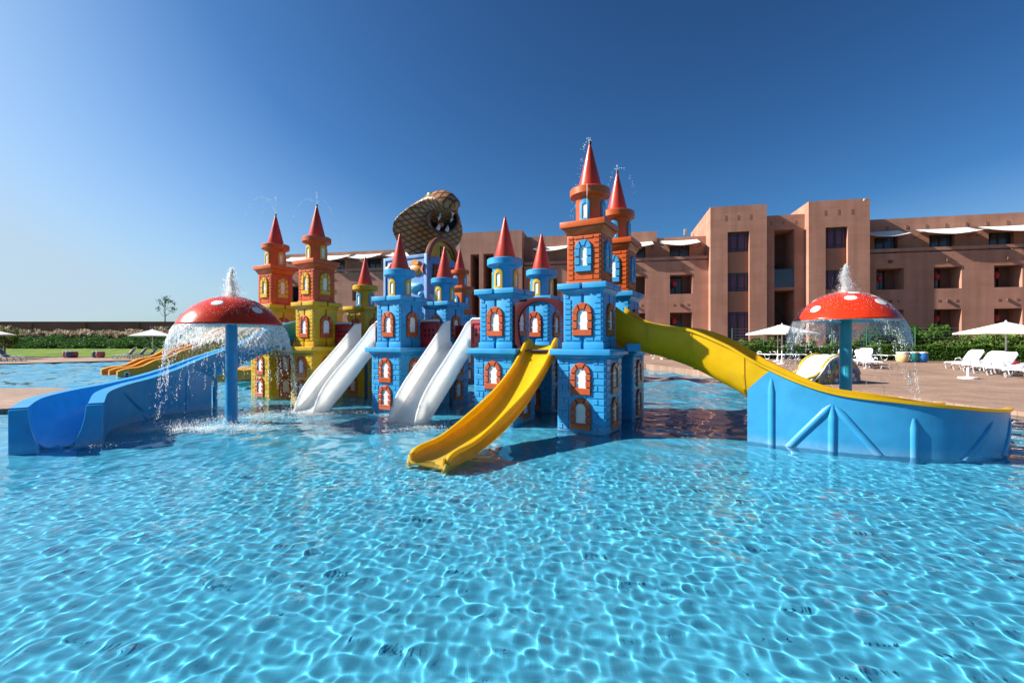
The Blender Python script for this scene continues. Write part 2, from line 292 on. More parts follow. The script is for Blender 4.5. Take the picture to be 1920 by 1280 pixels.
# ================================================================== SETTING: water, pool floor, decks
def axis(lo, hi, flo, fhi, f, mid, mlo, mhi, c, g=1.035):
    """grid lines: step f in the near water, at most mid out to mlo..mhi, then growing to c"""
    a = [flo + i * f for i in range(int((fhi - flo) / f) + 1)]
    st, x = f, a[-1]
    while x < hi: st = min(st * g, mid if x < mhi else c); x += st; a.append(x)
    st, x, b = f, a[0], []
    while x > lo: st = min(st * g, mid if x > mlo else c); x -= st; b.append(x)
    return np.array(b[::-1] + a)
def make_water():
    X = axis(-46, 46, -6.0, 6.0, .0135, .075, -13, 13, .25); Y = axis(-3, 48, 1.9, 6.0, .0135, .075, 1, 17, .25)
    gx, gy = np.meshgrid(X, Y); sp = np.maximum(*np.meshgrid(np.gradient(X), np.gradient(Y)))
    rng = np.random.default_rng(11); z = np.zeros_like(gx)
    NW = 84
    for i in range(NW):
        lam = math.exp(rng.uniform(math.log(.064), math.log(.24)) if i < NW - 22 else rng.uniform(math.log(.24), math.log(1.2))); th = rng.uniform(0, 2 * math.pi) if i % 3 else rng.normal(.9, .5)
        k = 2 * math.pi / lam; curv = .55 * min(1, .15 / lam); amp = curv / k ** 2
        ph = k * (gx * math.cos(th) + gy * math.sin(th)) + rng.uniform(0, 6.28)
        z += amp * np.sin(ph + .9 * np.sin(gx * rng.uniform(-1.2, 1.2) + gy * rng.uniform(-1.2, 1.2) + i)) * np.clip(lam / (3.2 * sp) - .35, 0, 1)
    far = np.clip((gy - 9) / 10, 0, 1) + np.clip((np.abs(gx) - 11) / 8, 0, 1); far = np.clip(far, 0, 1)
    for i in range(16):                                           # wind ripples over the open far water
        lam = rng.uniform(.8, 2.2); th = rng.uniform(0, 2 * math.pi); k = 2 * math.pi / lam
        z += far * .042 / k * np.sin(k * (gx * math.cos(th) + gy * math.sin(th)) + rng.uniform(0, 6.28) + .8 * np.sin(gx * .7 + i + gy * .4))
    mid = np.clip((np.hypot(gx, gy) - 6.0) / 3.0, 0, 1)
    for i in range(26):                                           # short chop round the castle
        lam = rng.uniform(.26, .62); th = rng.uniform(0, 2 * math.pi); k = 2 * math.pi / lam
        z += mid * .013 / k * np.sin(k * (gx * math.cos(th) + gy * math.sin(th)) + rng.uniform(0, 6.28) + .8 * np.sin(gx * 1.1 + i - gy * .8)) * np.clip(lam / (3.0 * sp) - .3, 0, 1)
    # livelier water where the slides and mushrooms pour in
    for (cx, cy_, r, am, l0) in ((-6.1, 9.2, 2.2, .0035, .26), (-5.2, 10.9, 1.2, .0035, .28), (-2.4, 9.1, 1.3, .003, .26), (-1.1, 6.2, 1.0, .0015, .2), (-7.4, 7.3, 1.0, .0025, .22), (7.3, 10, 1.6, .0035, .28)):
        d = np.hypot(gx - cx, gy - cy_); w = np.exp(-(d / r) ** 2)
        for q in range(7):
            lam = l0 * rng.uniform(.6, 1.9); th = rng.uniform(0, 6.28); k = 2 * math.pi / lam
            z += am * .4 * w * np.sin(k * (gx * math.cos(th) + gy * math.sin(th)) + rng.uniform(0, 6.28)) * np.clip(lam / (3 * sp) - .3, 0, 1)
    ny, nx = gx.shape; idx = np.arange(nx * ny).reshape(ny, nx)
    f = np.stack([idx[:-1, :-1], idx[:-1, 1:], idx[1:, 1:], idx[1:, :-1]], -1).reshape(-1, 4)
    o = ob('water', rawmesh('water', np.stack([gx, gy, z], -1).reshape(-1, 3), f, WATER, True)); o['kind'] = 'structure'; o.cycles.is_caustics_caster = True
make_water()
DEPTH = .27
o = MB().add([(-60, -8, -DEPTH), (60, -8, -DEPTH), (60, 60, -DEPTH), (-60, 60, -DEPTH)], [(0, 1, 2, 3)]).build('pool_floor', POOL, recv=True); o['kind'] = 'structure'
o = MB().add([(-9000, -4000, -1.0), (9000, -4000, -1.0), (9000, 16000, -1.0), (-9000, 16000, -1.0)], [(0, 1, 2, 3)]).build('ground', SOIL); o['kind'] = 'structure'

def gz(x, d):
    """terrace level: flat by the water, a slow rise towards the hotel on the right"""
    return .10 + .30 * min(1, max(0, (d - 14) / 18)) * min(1, max(0, (x + 2) / 8))
def slab(name, poly, mat, zfun, bottom=-.7, cuts=0, bev=.03):
    bm = bmesh.new(); vs = [bm.verts.new((x, y, 0)) for x, y in poly]; bm.faces.new(vs)
    if cuts:
        for i in range(cuts):
            yy = min(p[1] for p in poly) + (i + 1) * (max(p[1] for p in poly) - min(p[1] for p in poly)) / (cuts + 1)
            bmesh.ops.bisect_plane(bm, geom=bm.verts[:] + bm.edges[:] + bm.faces[:], plane_co=(0, yy, 0), plane_no=(0, 1, 0))
        for xx in (6, 9, 12, 18): bmesh.ops.bisect_plane(bm, geom=bm.verts[:] + bm.edges[:] + bm.faces[:], plane_co=(xx, 0, 0), plane_no=(1, 0, 0))
    for v in bm.verts: v.co.z = zfun(v.co.x, v.co.y)
    bmesh.ops.recalc_face_normals(bm, faces=bm.faces)
    top = bm.faces[:]; r = bmesh.ops.extrude_face_region(bm, geom=top)
    for v in [g for g in r['geom'] if isinstance(g, bmesh.types.BMVert)]: v.co.z = bottom
    bmesh.ops.recalc_face_normals(bm, faces=bm.faces)
    me = bpy.data.meshes.new(name); bm.to_mesh(me); bm.free(); me.materials.append(mat)
    o = ob(name, me); o['kind'] = 'structure'; return o
slab('terrace_right', [(13.2, -6), (12.3, 6), (11.6, 10.5), (11.2, 14), (10.6, 18), (9.4, 23), (8.2, 27.9), (4, 30), (-2, 34), (-10, 41.5), (-10, 60), (90, 60), (90, -6)], DECK, gz, cuts=14)
slab('terrace_peninsula', [(-60, 10.2), (-13.2, 10.4), (-11.6, 11.2), (-10.9, 12.8), (-11.3, 14.4), (-12.8, 15.7), (-60, 16.6)], DECK, lambda x, y: .09)
slab('terrace_far', [(-60, 27), (-38, 31.5), (-33, 38), (-27, 43.0), (-10.1, 43.4), (-10.1, 46.5), (-60, 46.5)], DECK, lambda x, y: .10)

# ================================================================== CASTLE TOWERS
TH = R(-30); AX = (math.cos(TH), math.sin(TH)); BX = (-math.sin(TH), math.cos(TH))     # along the front, and into depth
def loc(x, y, p=0, q=0): return (x + AX[0] * p + BX[0] * q, y + AX[1] * p + BX[1] * q)
CACHE = {}
def arch(w, h, z0=0, n=8):
    r = w / 2; return [(-r, z0), (r, z0)] + [(r * math.cos(math.pi * i / n), z0 + h - r + r * math.sin(math.pi * i / n)) for i in range(n + 1)]
def window_meshes(kind, mf):
    """flat arched window in x-z facing -y: white pane and its chunky frame blocks"""
    key = (kind, mf.name)
    if key in CACHE: return CACHE[key]
    wo, ho, wi, hi, sill = kind
    ro, ri = wo / 2, wi / 2; zs = sill; zt = ho - ro                          # springing line
    pane = MB().prism(arch(wi + .03, hi + .02, sill - .005), -.012, .01).mesh('window', PANE, True, angle=30)
    bl = []; g = .005
    def blk(poly): bl.append(MB().prism(poly, -.045, 0, .014).mesh('frame_block', mf, True, .004, 1, 25))
    blk([(-ro, 0), (ro, 0), (ro, zs - g), (-ro, zs - g)])
    nrow = 2
    for s in (-1, 1):
        for i in range(nrow):
            z0 = zs + (zt - zs) * i / nrow + g; z1 = zs + (zt - zs) * (i + 1) / nrow - g
            p = [(s * ri, z0), (s * ro, z0), (s * ro, z1), (s * ri, z1)]; blk(p if s > 0 else p[::-1])
    hz = hi + sill - ri - zt                                                 # inner arch springs a little lower or higher
    for a0, a1 in ((2, 60), (63, 117), (120, 178)):
        A = [R(a0 + (a1 - a0) * i / 4) for i in range(5)]
        blk([(ri * math.cos(t), zt + hz + ri * math.sin(t)) for t in A][::-1] + [(ro * math.cos(t), zt + ro * math.sin(t)) for t in A])
    CACHE[key] = (pane, bl); return CACHE[key]
def add_window(parent, kind, mf, x, y, z, rz, recv=False):
    pane, bl = window_meshes(kind, mf); w = ob('window', pane, parent, recv, (x, y, z), rz)
    for b in bl: ob('frame_block', b, w, recv)
    return w
def brick_mesh(w, h, mat):
    key = ('brick', round(w, 3), round(h, 3), mat.name)
    if key not in CACHE: CACHE[key] = MB().prism([(-w / 2, 0), (w / 2, 0), (w / 2, h), (-w / 2, h)], -.014, .004, .011).mesh('brick', mat, False)
    return CACHE[key]
def bricks(body, w, rows, mat, faces, recv=False):
    """rows: list of (z, h, [(x0,x1), ...]) laid on each face"""
    for rz in faces:
        c, s = math.cos(rz), math.sin(rz)
        for z, h, spans in rows:
            for x0, x1 in spans:
                xc = (x0 + x1) / 2; yl = -w / 2
                ob('brick', brick_mesh(x1 - x0 - .012, h - .012, mat), body, recv, (xc * c - yl * s, xc * s + yl * c, z), rz)
WL = (.42, .60, .19, .36, .13); WU = (.41, .63, .19, .37, .12); WO = (.35, .62, .13, .36, .12)
FRONT, RIGHT = 0.0, R(90)
def lower_rows():
    rows = []; z = .03
    pat = 0
    while z < 1.30:
        h = .118
        win = (.05 - .02 < z + h and z < .66) or (.70 < z + h and z < 1.30)
        if win and not (.60 < z < .70):
            e = .235
            if pat % 2: sp = [(-.465, -e), (e, .465)]
            else: sp = [(-.465, -.365), (-.365, -e), (e, .335), (.335, .465)]
            if z > .45 and z < .6 or z > 1.15: sp = [(-.465, -.235), (.235, .465)] if pat % 2 else [(-.465, -.34), (-.34, -.235), (.235, .34), (.34, .465)]
        else: sp = [(-.465, -.19), (-.19, .12), (.12, .465)]
        rows.append((z, h, sp)); z += .1235; pat += 1
    return rows
LROWS = lower_rows()
UROWS = [(1.72 + i * .1, .095, [(-.375, -.225), (.225, .375)] if i else [(-.375, -.225), (-.225, -.045), (.045, .225), (.225, .375)]) for i in range(8)]
UROWS += [(2.52, .09, [(-.375, -.27), (.27, .375)])]
OROWS = [(2.88 + i * .098, .093, [(-.325, -.195), (.195, .325)] if i else [(-.325, -.195), (-.195, .195), (.195, .325)]) for i in range(8)] + [(2.88 + 8 * .098, .06, [(-.325, -.2), (-.2, 0), (0, .2), (.2, .325)])]
def curved_window(parent, r, z, ang, mf):
    """arched turret window wrapped on the round shaft"""
    def wrap(poly2, r0, r1):
        n = len(poly2); vs = []
        for rr in (r0, r1):
            for x, zz in poly2:
                t = ang + x / r; vs.append((rr * math.cos(t), rr * math.sin(t), z + zz))
        return vs, n
    def rings(o_, i_, r0, r1):
        m = MB(); n = len(o_)
        V = []
        for pl, rr in ((o_, r1 - .0), (i_, r1), (o_, r0), (i_, r0)):
            V += [(rr * math.cos(ang + x / r), rr * math.sin(ang + x / r), z + zz) for x, zz in pl]
        F = []
        for k in range(n):
            q = (k + 1) % n; F += [(k, q, n + q, n + k), (k, q, 2 * n + q, 2 * n + k), (n + k, n + q, 3 * n + q, 3 * n + k)]
        return m.add(V, F)
    def sub(w, h, z0):
        rr = w / 2
        return [(-rr, z0), (-rr / 3, z0), (rr / 3, z0), (rr, z0)] + [(rr, z0 + (h - rr) * .5)] + [(rr * math.cos(math.pi * i / 8), z0 + h - rr + rr * math.sin(math.pi * i / 8)) for i in range(9)] + [(-rr, z0 + (h - rr) * .5)]
    w = rings(sub(.19, .42, .02), sub(.10, .29, .07), r - .005, r + .028).build('window', mf, parent, True, angle=25)
    p = sub(.115, .31, .062); rr = r + .010
    MB().add([(rr * math.cos(ang + x / r), rr * math.sin(ang + x / r), z + zz) for x, zz in p], [tuple(range(len(p)))]).build('pane', PANE, w)
def turret(t, z, col, mf, nozzle):
    MB().lathe([(0, 0), (.275, 0), (.275, .45), (.29, .49), (.36, .52), (.38, .53), (.392, .545), (.392, .665), (.38, .68), (.25, .685), (0, .685)], 44, (0, 0, z)).build('turret', col, t, True, angle=35)
    for k in range(4): curved_window(t, .275, z, R(-90 + 90 * k), mf)
    co = MB().lathe([(0, 0), (.235, 0), (.238, .02), (.03, .88), (.022, .93), (0, .945)], 40, (0, 0, z + .68)).build('cone_roof', RED, t, True, angle=60)
    if nozzle: MB().lathe([(0, 0), (.028, 0), (.028, .05), (.018, .07), (0, .07)], 12, (0, 0, z + 1.585)).build('nozzle', BLACK, co, True)
def corner4(m, w, gap, z0, z1):
    h = w / 2; g = gap / 2
    for sx in (-1, 1):
        for sy in (-1, 1):
            xs = sorted((sx * g, sx * h)); ys = sorted((sy * g, sy * h)); m.box(xs[0], xs[1], ys[0], ys[1], z0, z1)
    return m
def tower(x, y, label, body, wf, tall=None, tf=None, tcol=None, tw=None, detail=True, z0=0.):
    """tall = colour of the extra storey, tf its window frames; tcol/tw = turret colour and its window frames"""
    t = thing('castle_tower', label, 'tower', (x, y, z0), TH, 'towers of the water castle')
    faces = (FRONT, RIGHT)
    lb = MB().box(-.485, .485, -.485, .485, -.55, 1.36).frus(.97, 1.36, 1.10, 1.44).build('lower_body', body, t, bevel=.018, recv=True)
    MB().box(-.60, .60, -.60, .60, 1.442, 1.555).build('ledge', body, t, bevel=.016)
    ub = corner4(MB().box(-.355, .355, -.355, .355, 1.55, 2.70), .79, .055, 1.556, 2.62); corner4(ub, .835, .055, 1.5565, 1.68)
    ub = ub.build('upper_body', body, t, bevel=.010)
    cp = corner4(MB(), .98, .05, 2.70, 2.81); cp.frus(.78, 2.60, .90, 2.698); cp.build('cap', body, t, bevel=.014)
    if detail:
        bricks(lb, .97, LROWS, body, faces, True); bricks(ub, .79, UROWS, body, faces)
    for rz in faces:
        c, s = math.cos(rz), math.sin(rz)
        add_window(t, WL, wf, .487 * s, -.487 * c, .04, rz, True); add_window(t, WL, wf, .487 * s, -.487 * c, .70, rz)
        add_window(t, WU, wf, .397 * s, -.397 * c, 1.81, rz)
    zt = 2.81
    if tall:
        tb = MB().box(-.342, .342, -.342, .342, 2.80, 3.74).box(-.36, .36, -.36, .36, 2.801, 2.865).frus(.685, 3.741, .83, 3.88).build('tower_storey', tall, t, bevel=.012)
        if detail: bricks(tb, .685, OROWS, tall, faces)
        for rz in faces: add_window(t, WO, tf, .345 * math.sin(rz), -.345 * math.cos(rz), 3.03, rz)
        MB().box(-.4525, .4525, -.4525, .4525, 3.882, 4.0).build('storey_cap', tall, t, bevel=.016)
        zt = 4.0; turret(t, zt, tall, tf, True)
    else: turret(t, zt, tcol or body, tw, False)
    return t
A = (1.54, 8.99); B = (-.152, 9.97); C = (-2.836, 11.52); D = (-5.637, 13.14); E = (-7.33, 14.115)
def back(p): return (p[0] + BX[0] * 1.8, p[1] + BX[1] * 1.8)
tower(*A, 'tall blue tower with orange top storey, nearest to the camera beside the yellow slide', BLUE, FRAMEO, ORANGE, FRAMEB)
tower(*B, 'blue tower with plain red cone between the white slide and the front yellow slide', BLUE, FRAMEO, tcol=BLUE, tw=FRAMEY)
tower(*C, 'blue tower with plain red cone between the two white slides', BLUE, FRAMEO, tcol=BLUE, tw=FRAMEY)
tower(*D, 'tall yellow tower with orange top storey, right one of the tall yellow pair', YELLOW, FRAMEO, ORANGE, FRAMEY)
tower(*E, 'tall yellow tower with orange top storey, leftmost of all towers', YELLOW, FRAMEO, ORANGE, FRAMEY)
tower(*back(A), 'tall blue tower with orange top storey, half hidden behind the nearest tower', BLUE, FRAMEO, ORANGE, FRAMEB)
tower(*back(B), 'blue tower with red cone seen behind the maroon arch of the front slide', BLUE, FRAMEO, tcol=BLUE, tw=FRAMEY)
tower(*back(C), 'blue back row tower in front of the yellow arch under the cobra', BLUE, FRAMEO, tcol=BLUE, tw=FRAMEY)
tower(*back(D), 'short yellow tower with blue turret windows behind the left white slide', YELLOW, FRAMEO, tcol=YELLOW, tw=FRAMEB)
tower(*back(E), 'short yellow tower almost hidden behind the tall yellow pair', YELLOW, FRAMEO, tcol=YELLOW, tw=FRAMEB, detail=False)
tower(-2.2, 19.2, 'far small orange topped tower behind the blue back row, right of the cobra', BLUE, FRAMEO, ORANGE, FRAMEB, detail=False)

# ---- platforms and panels between the towers
def between(P, Q, label, name='platform'):
    m = ((P[0] + Q[0]) / 2, (P[1] + Q[1]) / 2); L = math.hypot(P[0] - Q[0], P[1] - Q[1]); return thing(name, label, 'platform', (*m, 0), TH, 'walkways between the towers'), L
def lattice_panel(parent, x0, x1, y, z0, z1):
    """dark red guard panel with a raised border, cut-out style diamonds and a pale rolled rim"""
    p = MB().box(x0, x1, y, y + .05, z0, z1).build('guard_panel', DKRED, parent, bevel=.012)
    bd = MB()
    for (a, b, c, d) in ((x0 + .03, x1 - .03, z1 - .09, z1 - .05), (x0 + .03, x1 - .03, z0 + .05, z0 + .09), (x0 + .03, x0 + .07, z0 + .0905, z1 - .0905), (x1 - .07, x1 - .03, z0 + .0905, z1 - .0905)): bd.box(a, b, y - .018, y + .001, c, d)
    bd.build('panel_border', DKRED, p, bevel=.006)
    n = max(2, int((x1 - x0 - .2) / .1))
    for r_ in range(2):
        for i in range(n):
            cx = x0 + .1 + (x1 - x0 - .2) * (i + .5) / n; cz = z0 + .30 + r_ * .12
            key = 'diamond'
            if key not in CACHE: CACHE[key] = MB().prism([(0, -.05), (.04, 0), (0, .05), (-.04, 0)], -.012, .004, .012).mesh('diamond', MAROON)
            ob('diamond', CACHE[key], p, False, (cx, y, cz))
    MB().tube([(x0, y + .02, z1), (x0 + .05, y + .02, z1 + .03), (x1 - .05, y + .02, z1 + .03), (x1, y + .02, z1)], .032, 10).build('panel_rim', GREYRIM, p, True)
for P, Q, lab in ((D, C, 'dark red guarded platform behind the left white slide'), (C, B, 'dark red guarded platform behind the right white slide')):
    t, L = between(P, Q, lab); h = L / 2 - .395
    MB().box(-h, h, .36, 1.9, 1.452, 1.535).build('deck', DECKU, t, bevel=.01)
    lattice_panel(t, -h + .01, -.55, .30, 1.56, 2.20); lattice_panel(t, .42, h - .01, .30, 1.56, 2.20)
    MB().box(-h, -.5, 1.75, 1.80, 1.56, 2.15).build('guard_panel', DKRED, t, bevel=.01)
    q = MB().box(-.38, .1, 1.62, 1.70, 1.50, 2.16).build('guard_panel', PGREEN, t, bevel=.07, seg=4); q['label'] = 'pale green rounded back panel'
    for sx in (-1, 1): MB().tube([(sx * (h - .3), 1.2, -.55), (sx * (h - .3), 1.2, 1.45)], .05, 10).build('post', DECKU, t, True, recv=True)
for P, Q, lab in ((A, back(A), 'blue platform between the tall blue towers'), (B, back(B), 'blue platform joining the towers left of the front yellow slide'), (E, D, 'platform between the tall yellow towers where the blue slide starts')):
    t, L = between(P, Q, lab)
    if P is E: MB().box(-L / 2 + .4, L / 2 - .4, -.35, 1.9, 1.452, 1.535).build('deck', DECKU, t, bevel=.01)
    else: MB().box(-.36, .36, -.49, .49, 1.452, 1.535).build('deck', DECKU, t, bevel=.01)
t, L = between(B, A, 'maroon arch panel at the head of the front yellow slide', 'arch_panel'); t['category'] = 'panel'; del t['group']
h = L / 2 - .40
outer = [(-h, 1.50), (h, 1.50), (h, 2.42)] + [(h * math.cos(a), 2.42 + .17 * math.sin(a)) for a in (R(25), R(50), R(75), R(90), R(105), R(130), R(155))] + [(-h, 2.42)]
hole = [(-.36, 1.52), (.50, 1.52), (.535, 1.85)] + [(.04 + .495 * math.cos(R(a)), 2.05 + .455 * math.sin(R(a))) for a in range(0, 200, 12)] + [(-.44, 1.85)]
m = MB(); n = 40
def resamp(poly, n, cx=0, cz=2.05):
    out = []
    for i in range(n):
        a = 2 * math.pi * i / n; d = (math.cos(a), math.sin(a)); best = 9
        for j in range(len(poly)):
            p, q = poly[j], poly[(j + 1) % len(poly)]; ex, ez = q[0] - p[0], q[1] - p[1]; den = d[0] * ez - d[1] * ex
            if abs(den) < 1e-9: continue
            tt = ((p[0] - cx) * ez - (p[1] - cz) * ex) / den; uu = ((p[0] - cx) * d[1] - (p[1] - cz) * d[0]) / den
            if tt > 0 and -1e-6 <= uu <= 1 + 1e-6: best = min(best, tt)
        out.append((cx + d[0] * best, cz + d[1] * best))
    return out
ro_, rh_ = resamp(outer, n), resamp(hole, n)
V = [(x, -.36, z) for x, z in ro_] + [(x, -.36, z) for x, z in rh_] + [(x, -.29, z) for x, z in ro_] + [(x, -.29, z) for x, z in rh_]
F = []
for k in range(n):
    q = (k + 1) % n; F += [(k, q, n + q, n + k), (2 * n + k, 2 * n + q, 3 * n + q, 3 * n + k), (k, q, 2 * n + q, 2 * n + k), (n + k, n + q, 3 * n + q, 3 * n + k)]
m.add(V, F).build('panel', MAROON, t, bevel=.01)
MB().box(-h, h, -.28, 1.9, 1.452, 1.535).build('deck', DECKU, t, bevel=.01)

# ================================================================== SLIDES
def straight_slide(P, Q, label, mat, rim, floor, low, w, name, rimr=.028):
    """slide running down from the front between two towers; profiles are (distance, height)"""
    m = ((P[0] + Q[0]) / 2, (P[1] + Q[1]) / 2); t = thing(name, label, 'slide', (*m, 0), TH)
    rimc = catmull(rim, 6); fl = catmull(floor, 6); lo = catmull(low, 6)
    itp = lambda C, p: float(np.interp(p, [c[0] for c in C], [c[1] for c in C]))
    # bed
    p0, p1 = floor[0][0], floor[-1][0]; ps = np.linspace(p0, p1, 30); h = w / 2
    rings = []
    for p in ps:
        z = itp(fl, p); k = .07
        sec = [(-h, z + .14), (-h + .03, z + .06), (-h + .10, z + .01), (0, z), (h - .10, z + .01), (h - .03, z + .06), (h, z + .14), (h, z - .05), (0, z - .06), (-h, z - .05)]
        rings.append([(x, -p, zz) for x, zz in sec])
    MB().loops(rings).build('bed', mat, t, True, recv=True)
    for s in (-1, 1):
        pr = np.linspace(rim[0][0], rim[-1][0], 34); rings = []
        for p in pr:
            zt, zb = itp(rimc, p), itp(lo, p)
            zb = min(zb, zt - .02); rings.append([(s * h, -p, zb), (s * h, -p, zt), (s * (h + .04), -p, zt), (s * (h + .04), -p, zb)])
        sw = MB().loops(rings).build('side_wall', mat, t, True, recv=True, angle=50)
        MB().tube([(s * (h + .02), -c[0], c[1]) for c in rimc], rimr, 10).build('rim', mat, sw, True, recv=True)
    return t
wr = [(-.5, 2.2), (-.25, 2.12), (.05, 1.80), (.6, 1.27), (1.05, .85), (1.38, .45), (1.55, .05), (1.60, -.25)]
wf_ = [(-.55, 1.56), (-.2, 1.50), (.1, 1.28), (.6, .78), (1.0, .38), (1.3, .08), (1.6, -.12), (1.75, -.3)]
wl = [(-.55, 1.42), (-.2, 1.28), (.39, .70), (1.03, .12), (1.29, -.12), (1.62, -.45)]
straight_slide(D, C, 'white slide with tall side walls beside the tall yellow tower', WSLIDE, wr, wf_, wl, .68, 'white_slide')
straight_slide(C, B, 'white slide with tall side walls between the blue towers', WSLIDE, wr, wf_, wl, .68, 'white_slide')
yr = [(.16, 1.74), (.22, 1.70), (.3, 1.63), (.5, 1.42), (.85, 1.14), (1.45, .79), (2.3, .45), (3.0, .22), (3.5, .16), (3.66, .10), (3.72, -.02), (3.74, -.2)]
yf = [(.05, 1.62), (.3, 1.45), (.6, 1.16), (1.0, .85), (1.5, .55), (2.2, .26), (2.9, .08), (3.4, .015), (3.75, -.01)]
yl = [(.05, 1.50), (.38, 1.30), (1.08, .80), (1.96, .36), (2.91, .07), (3.4, -.05), (3.75, -.2)]
ys = straight_slide(B, A, 'narrow bright yellow slide running down to the water in front', YSLIDE, yr, yf, yl, .60, 'yellow_slide', .045)

def trough_slide(name, label, ctrl, mat, w, flange=.09, joints=(), n=8, drop=0.):
    """ctrl: (x, y, rim z, floor z) of the centre line"""
    C_ = catmull(ctrl, n); t = thing(name, label, 'slide', (C_[-1][0], C_[-1][1], 0)); ox, oy = C_[-1][0], C_[-1][1]
    rings = []; lat = []
    for i, c in enumerate(C_):
        d = C_[min(i + 1, len(C_) - 1)] - C_[max(i - 1, 0)]; tl = math.hypot(d[0], d[1]); lx, ly = d[1] / tl, -d[0] / tl     # lateral: right of travel
        lat.append((lx, ly)); h = w / 2; rz, fz = c[2], c[3]; H = rz - fz
        sec = [(-h - flange, rz - .045), (-h - flange, rz), (-h, rz), (-h + .015, fz + .55 * H), (-h + .08, fz + .22 * H), (-h + .20, fz + .05 * H), (0, fz), (h - .20, fz + .05 * H), (h - .08, fz + .22 * H), (h - .015, fz + .55 * H), (h, rz), (h + flange, rz), (h + flange, rz - .045),
               (h + .03, rz - .045), (h + .02, fz + .5 * H), (h - .05, fz + .16 * H), (h - .18, fz - .03), (0, fz - .05), (-h + .18, fz - .03), (-h + .05, fz + .16 * H), (-h - .02, fz + .5 * H), (-h - .03, rz - .045)]
        dr = drop * math.sin(math.pi * min(1, .12 + .88 * i / (len(C_) - 1))) ** .7
        rings.append([(c[0] - ox + lx * a, c[1] - oy + ly * a, z - (dr * min(1, max(0, (z - fz) / H)) if a > 0 else 0)) for a, z in sec])
    MB().loops(rings).build('trough', mat, t, True, recv=True, angle=50)
    for j in joints:
        i = int(j * (len(rings) - 1)); c = np.array([C_[i][0] - ox, C_[i][1] - oy, (C_[i][2] + C_[i][3]) / 2]); tv = C_[i + 1] - C_[i]; tv = tv[:2] / np.linalg.norm(tv[:2])
        rr = []
        for k in (-.018, .018): rr.append([tuple(np.array(p) * 0 + c + (np.array(p) - c) * 1.035 + np.array([tv[0] * k, tv[1] * k, 0])) for p in rings[i][13:]])
        m = MB(); n_ = len(rr[0]); inn = [tuple(np.array(p) + (c - np.array(p)) * .06) for p in rr[0]], [tuple(np.array(p) + (c - np.array(p)) * .06) for p in rr[1]]
        m.loops([rr[0], rr[1], inn[1], inn[0], rr[0]], closed=False, cap=False).build('joint_flange', mat, t, False)
    return t, C_, lat, (ox, oy)
def skirt(t, C_, lat, org, side, w, i0, i1, mat, cut=0., top=.05, out=.06):
    """panel under one rim from the pool floor up to the flange"""
    rings = []
    for i in range(i0, i1 + 1):
        c = C_[i]; lx, ly = lat[i]; k = (i - i0) / max(1, i1 - i0)
        zt = c[2] - top
        if cut and i - i0 < cut: zt = min(zt, c[2] - top - .52 * (1 - (i - i0) / cut))
        a0, a1 = side * (w / 2 + out - .03), side * (w / 2 + out)
        rings.append([(c[0] - org[0] + lx * a0, c[1] - org[1] + ly * a0, -.55), (c[0] - org[0] + lx * a1, c[1] - org[1] + ly * a1, -.55), (c[0] - org[0] + lx * a1, c[1] - org[1] + ly * a1, zt), (c[0] - org[0] + lx * a0, c[1] - org[1] + ly * a0, zt)])
    return MB().loops(rings).build('skirt_panel', mat, t, True, recv=True, angle=50)
def on_skirt(C_, lat, org, side, w, fi, z, out=.06):
    i = int(fi); k = fi - i; j = min(i + 1, len(C_) - 1); c = C_[i] * (1 - k) + C_[j] * k; lx = lat[i][0] * (1 - k) + lat[j][0] * k; ly = lat[i][1] * (1 - k) + lat[j][1] * k
    a = side * (w / 2 + out); return (c[0] - org[0] + lx * a, c[1] - org[1] + ly * a, z)
# right: long yellow slide with blue skirt; its camera-side rim was measured, the centre line lies half a width behind it
rim = [(2.05, 9.28, 2.45, 1.62), (2.42, 9.05, 2.16, 1.55), (2.85, 8.78, 2.02, 1.42), (3.3, 8.42, 1.93, 1.22), (3.75, 7.99, 1.66, .92), (4.2, 7.6, 1.31, .62), (4.9, 7.07, .95, .34), (5.72, 6.68, .84, .22), (6.55, 6.58, .76, .14), (7.4, 6.86, .68, .06), (8.15, 7.45, .62, -.02)]
W2 = .72
def shift(rim, d):
    out = []
    for i, p in enumerate(rim):
        a, b = rim[max(i - 1, 0)], rim[min(i + 1, len(rim) - 1)]; dx, dy = b[0] - a[0], b[1] - a[1]; L = math.hypot(dx, dy); out.append((p[0] - dy / L * d, p[1] + dx / L * d, p[2], p[3]))
    return out
t, C_, lat, org = trough_slide('curved_slide', 'long yellow curved slide on a pale blue skirt at the right', shift(rim, W2 / 2 + .05), YSLIDE, W2, joints=(.16, .30, .46, .63))
t2 = skirt(t, C_, lat, org, 1, W2, 37, len(C_) - 1, FRAMEB, cut=4); SKB = t2
def beam(t, par, pts, r=.062):
    MB().tube(pts, [r * .6] + [r] * (len(pts) - 2) + [r * .6], 12).build('beam', FRAMEB if par is SKB else BSLIDE, par, True, recv=True)
def beams(t, par, spec, C_, lat, org, side, w, out=.03):
    for (f0, z0, f1, z1) in spec:
        pts = [on_skirt(C_, lat, org, side, w, f0 + (f1 - f0) * k / 8, z0 + (z1 - z0) * k / 8, out) for k in range(9)]; beam(t, par, pts)
beams(t, t2, [(41.3, -.55, 41.3, 1.08), (43.0, -.1, 48.5, .72), (48.5, -.55, 48.6, .72), (48.9, .70, 55, -.2), (57.5, -.55, 57.5, .58), (62, -.2, 69, .52), (70, -.2, 76, .50)], C_, lat, org, 1, W2)
MB().box(2.28 - org[0], 2.55 - org[0], 9.0 - org[1], 9.2 - org[1], 1.50, 1.66).build('bracket', FRAMEB, t, bevel=.02)
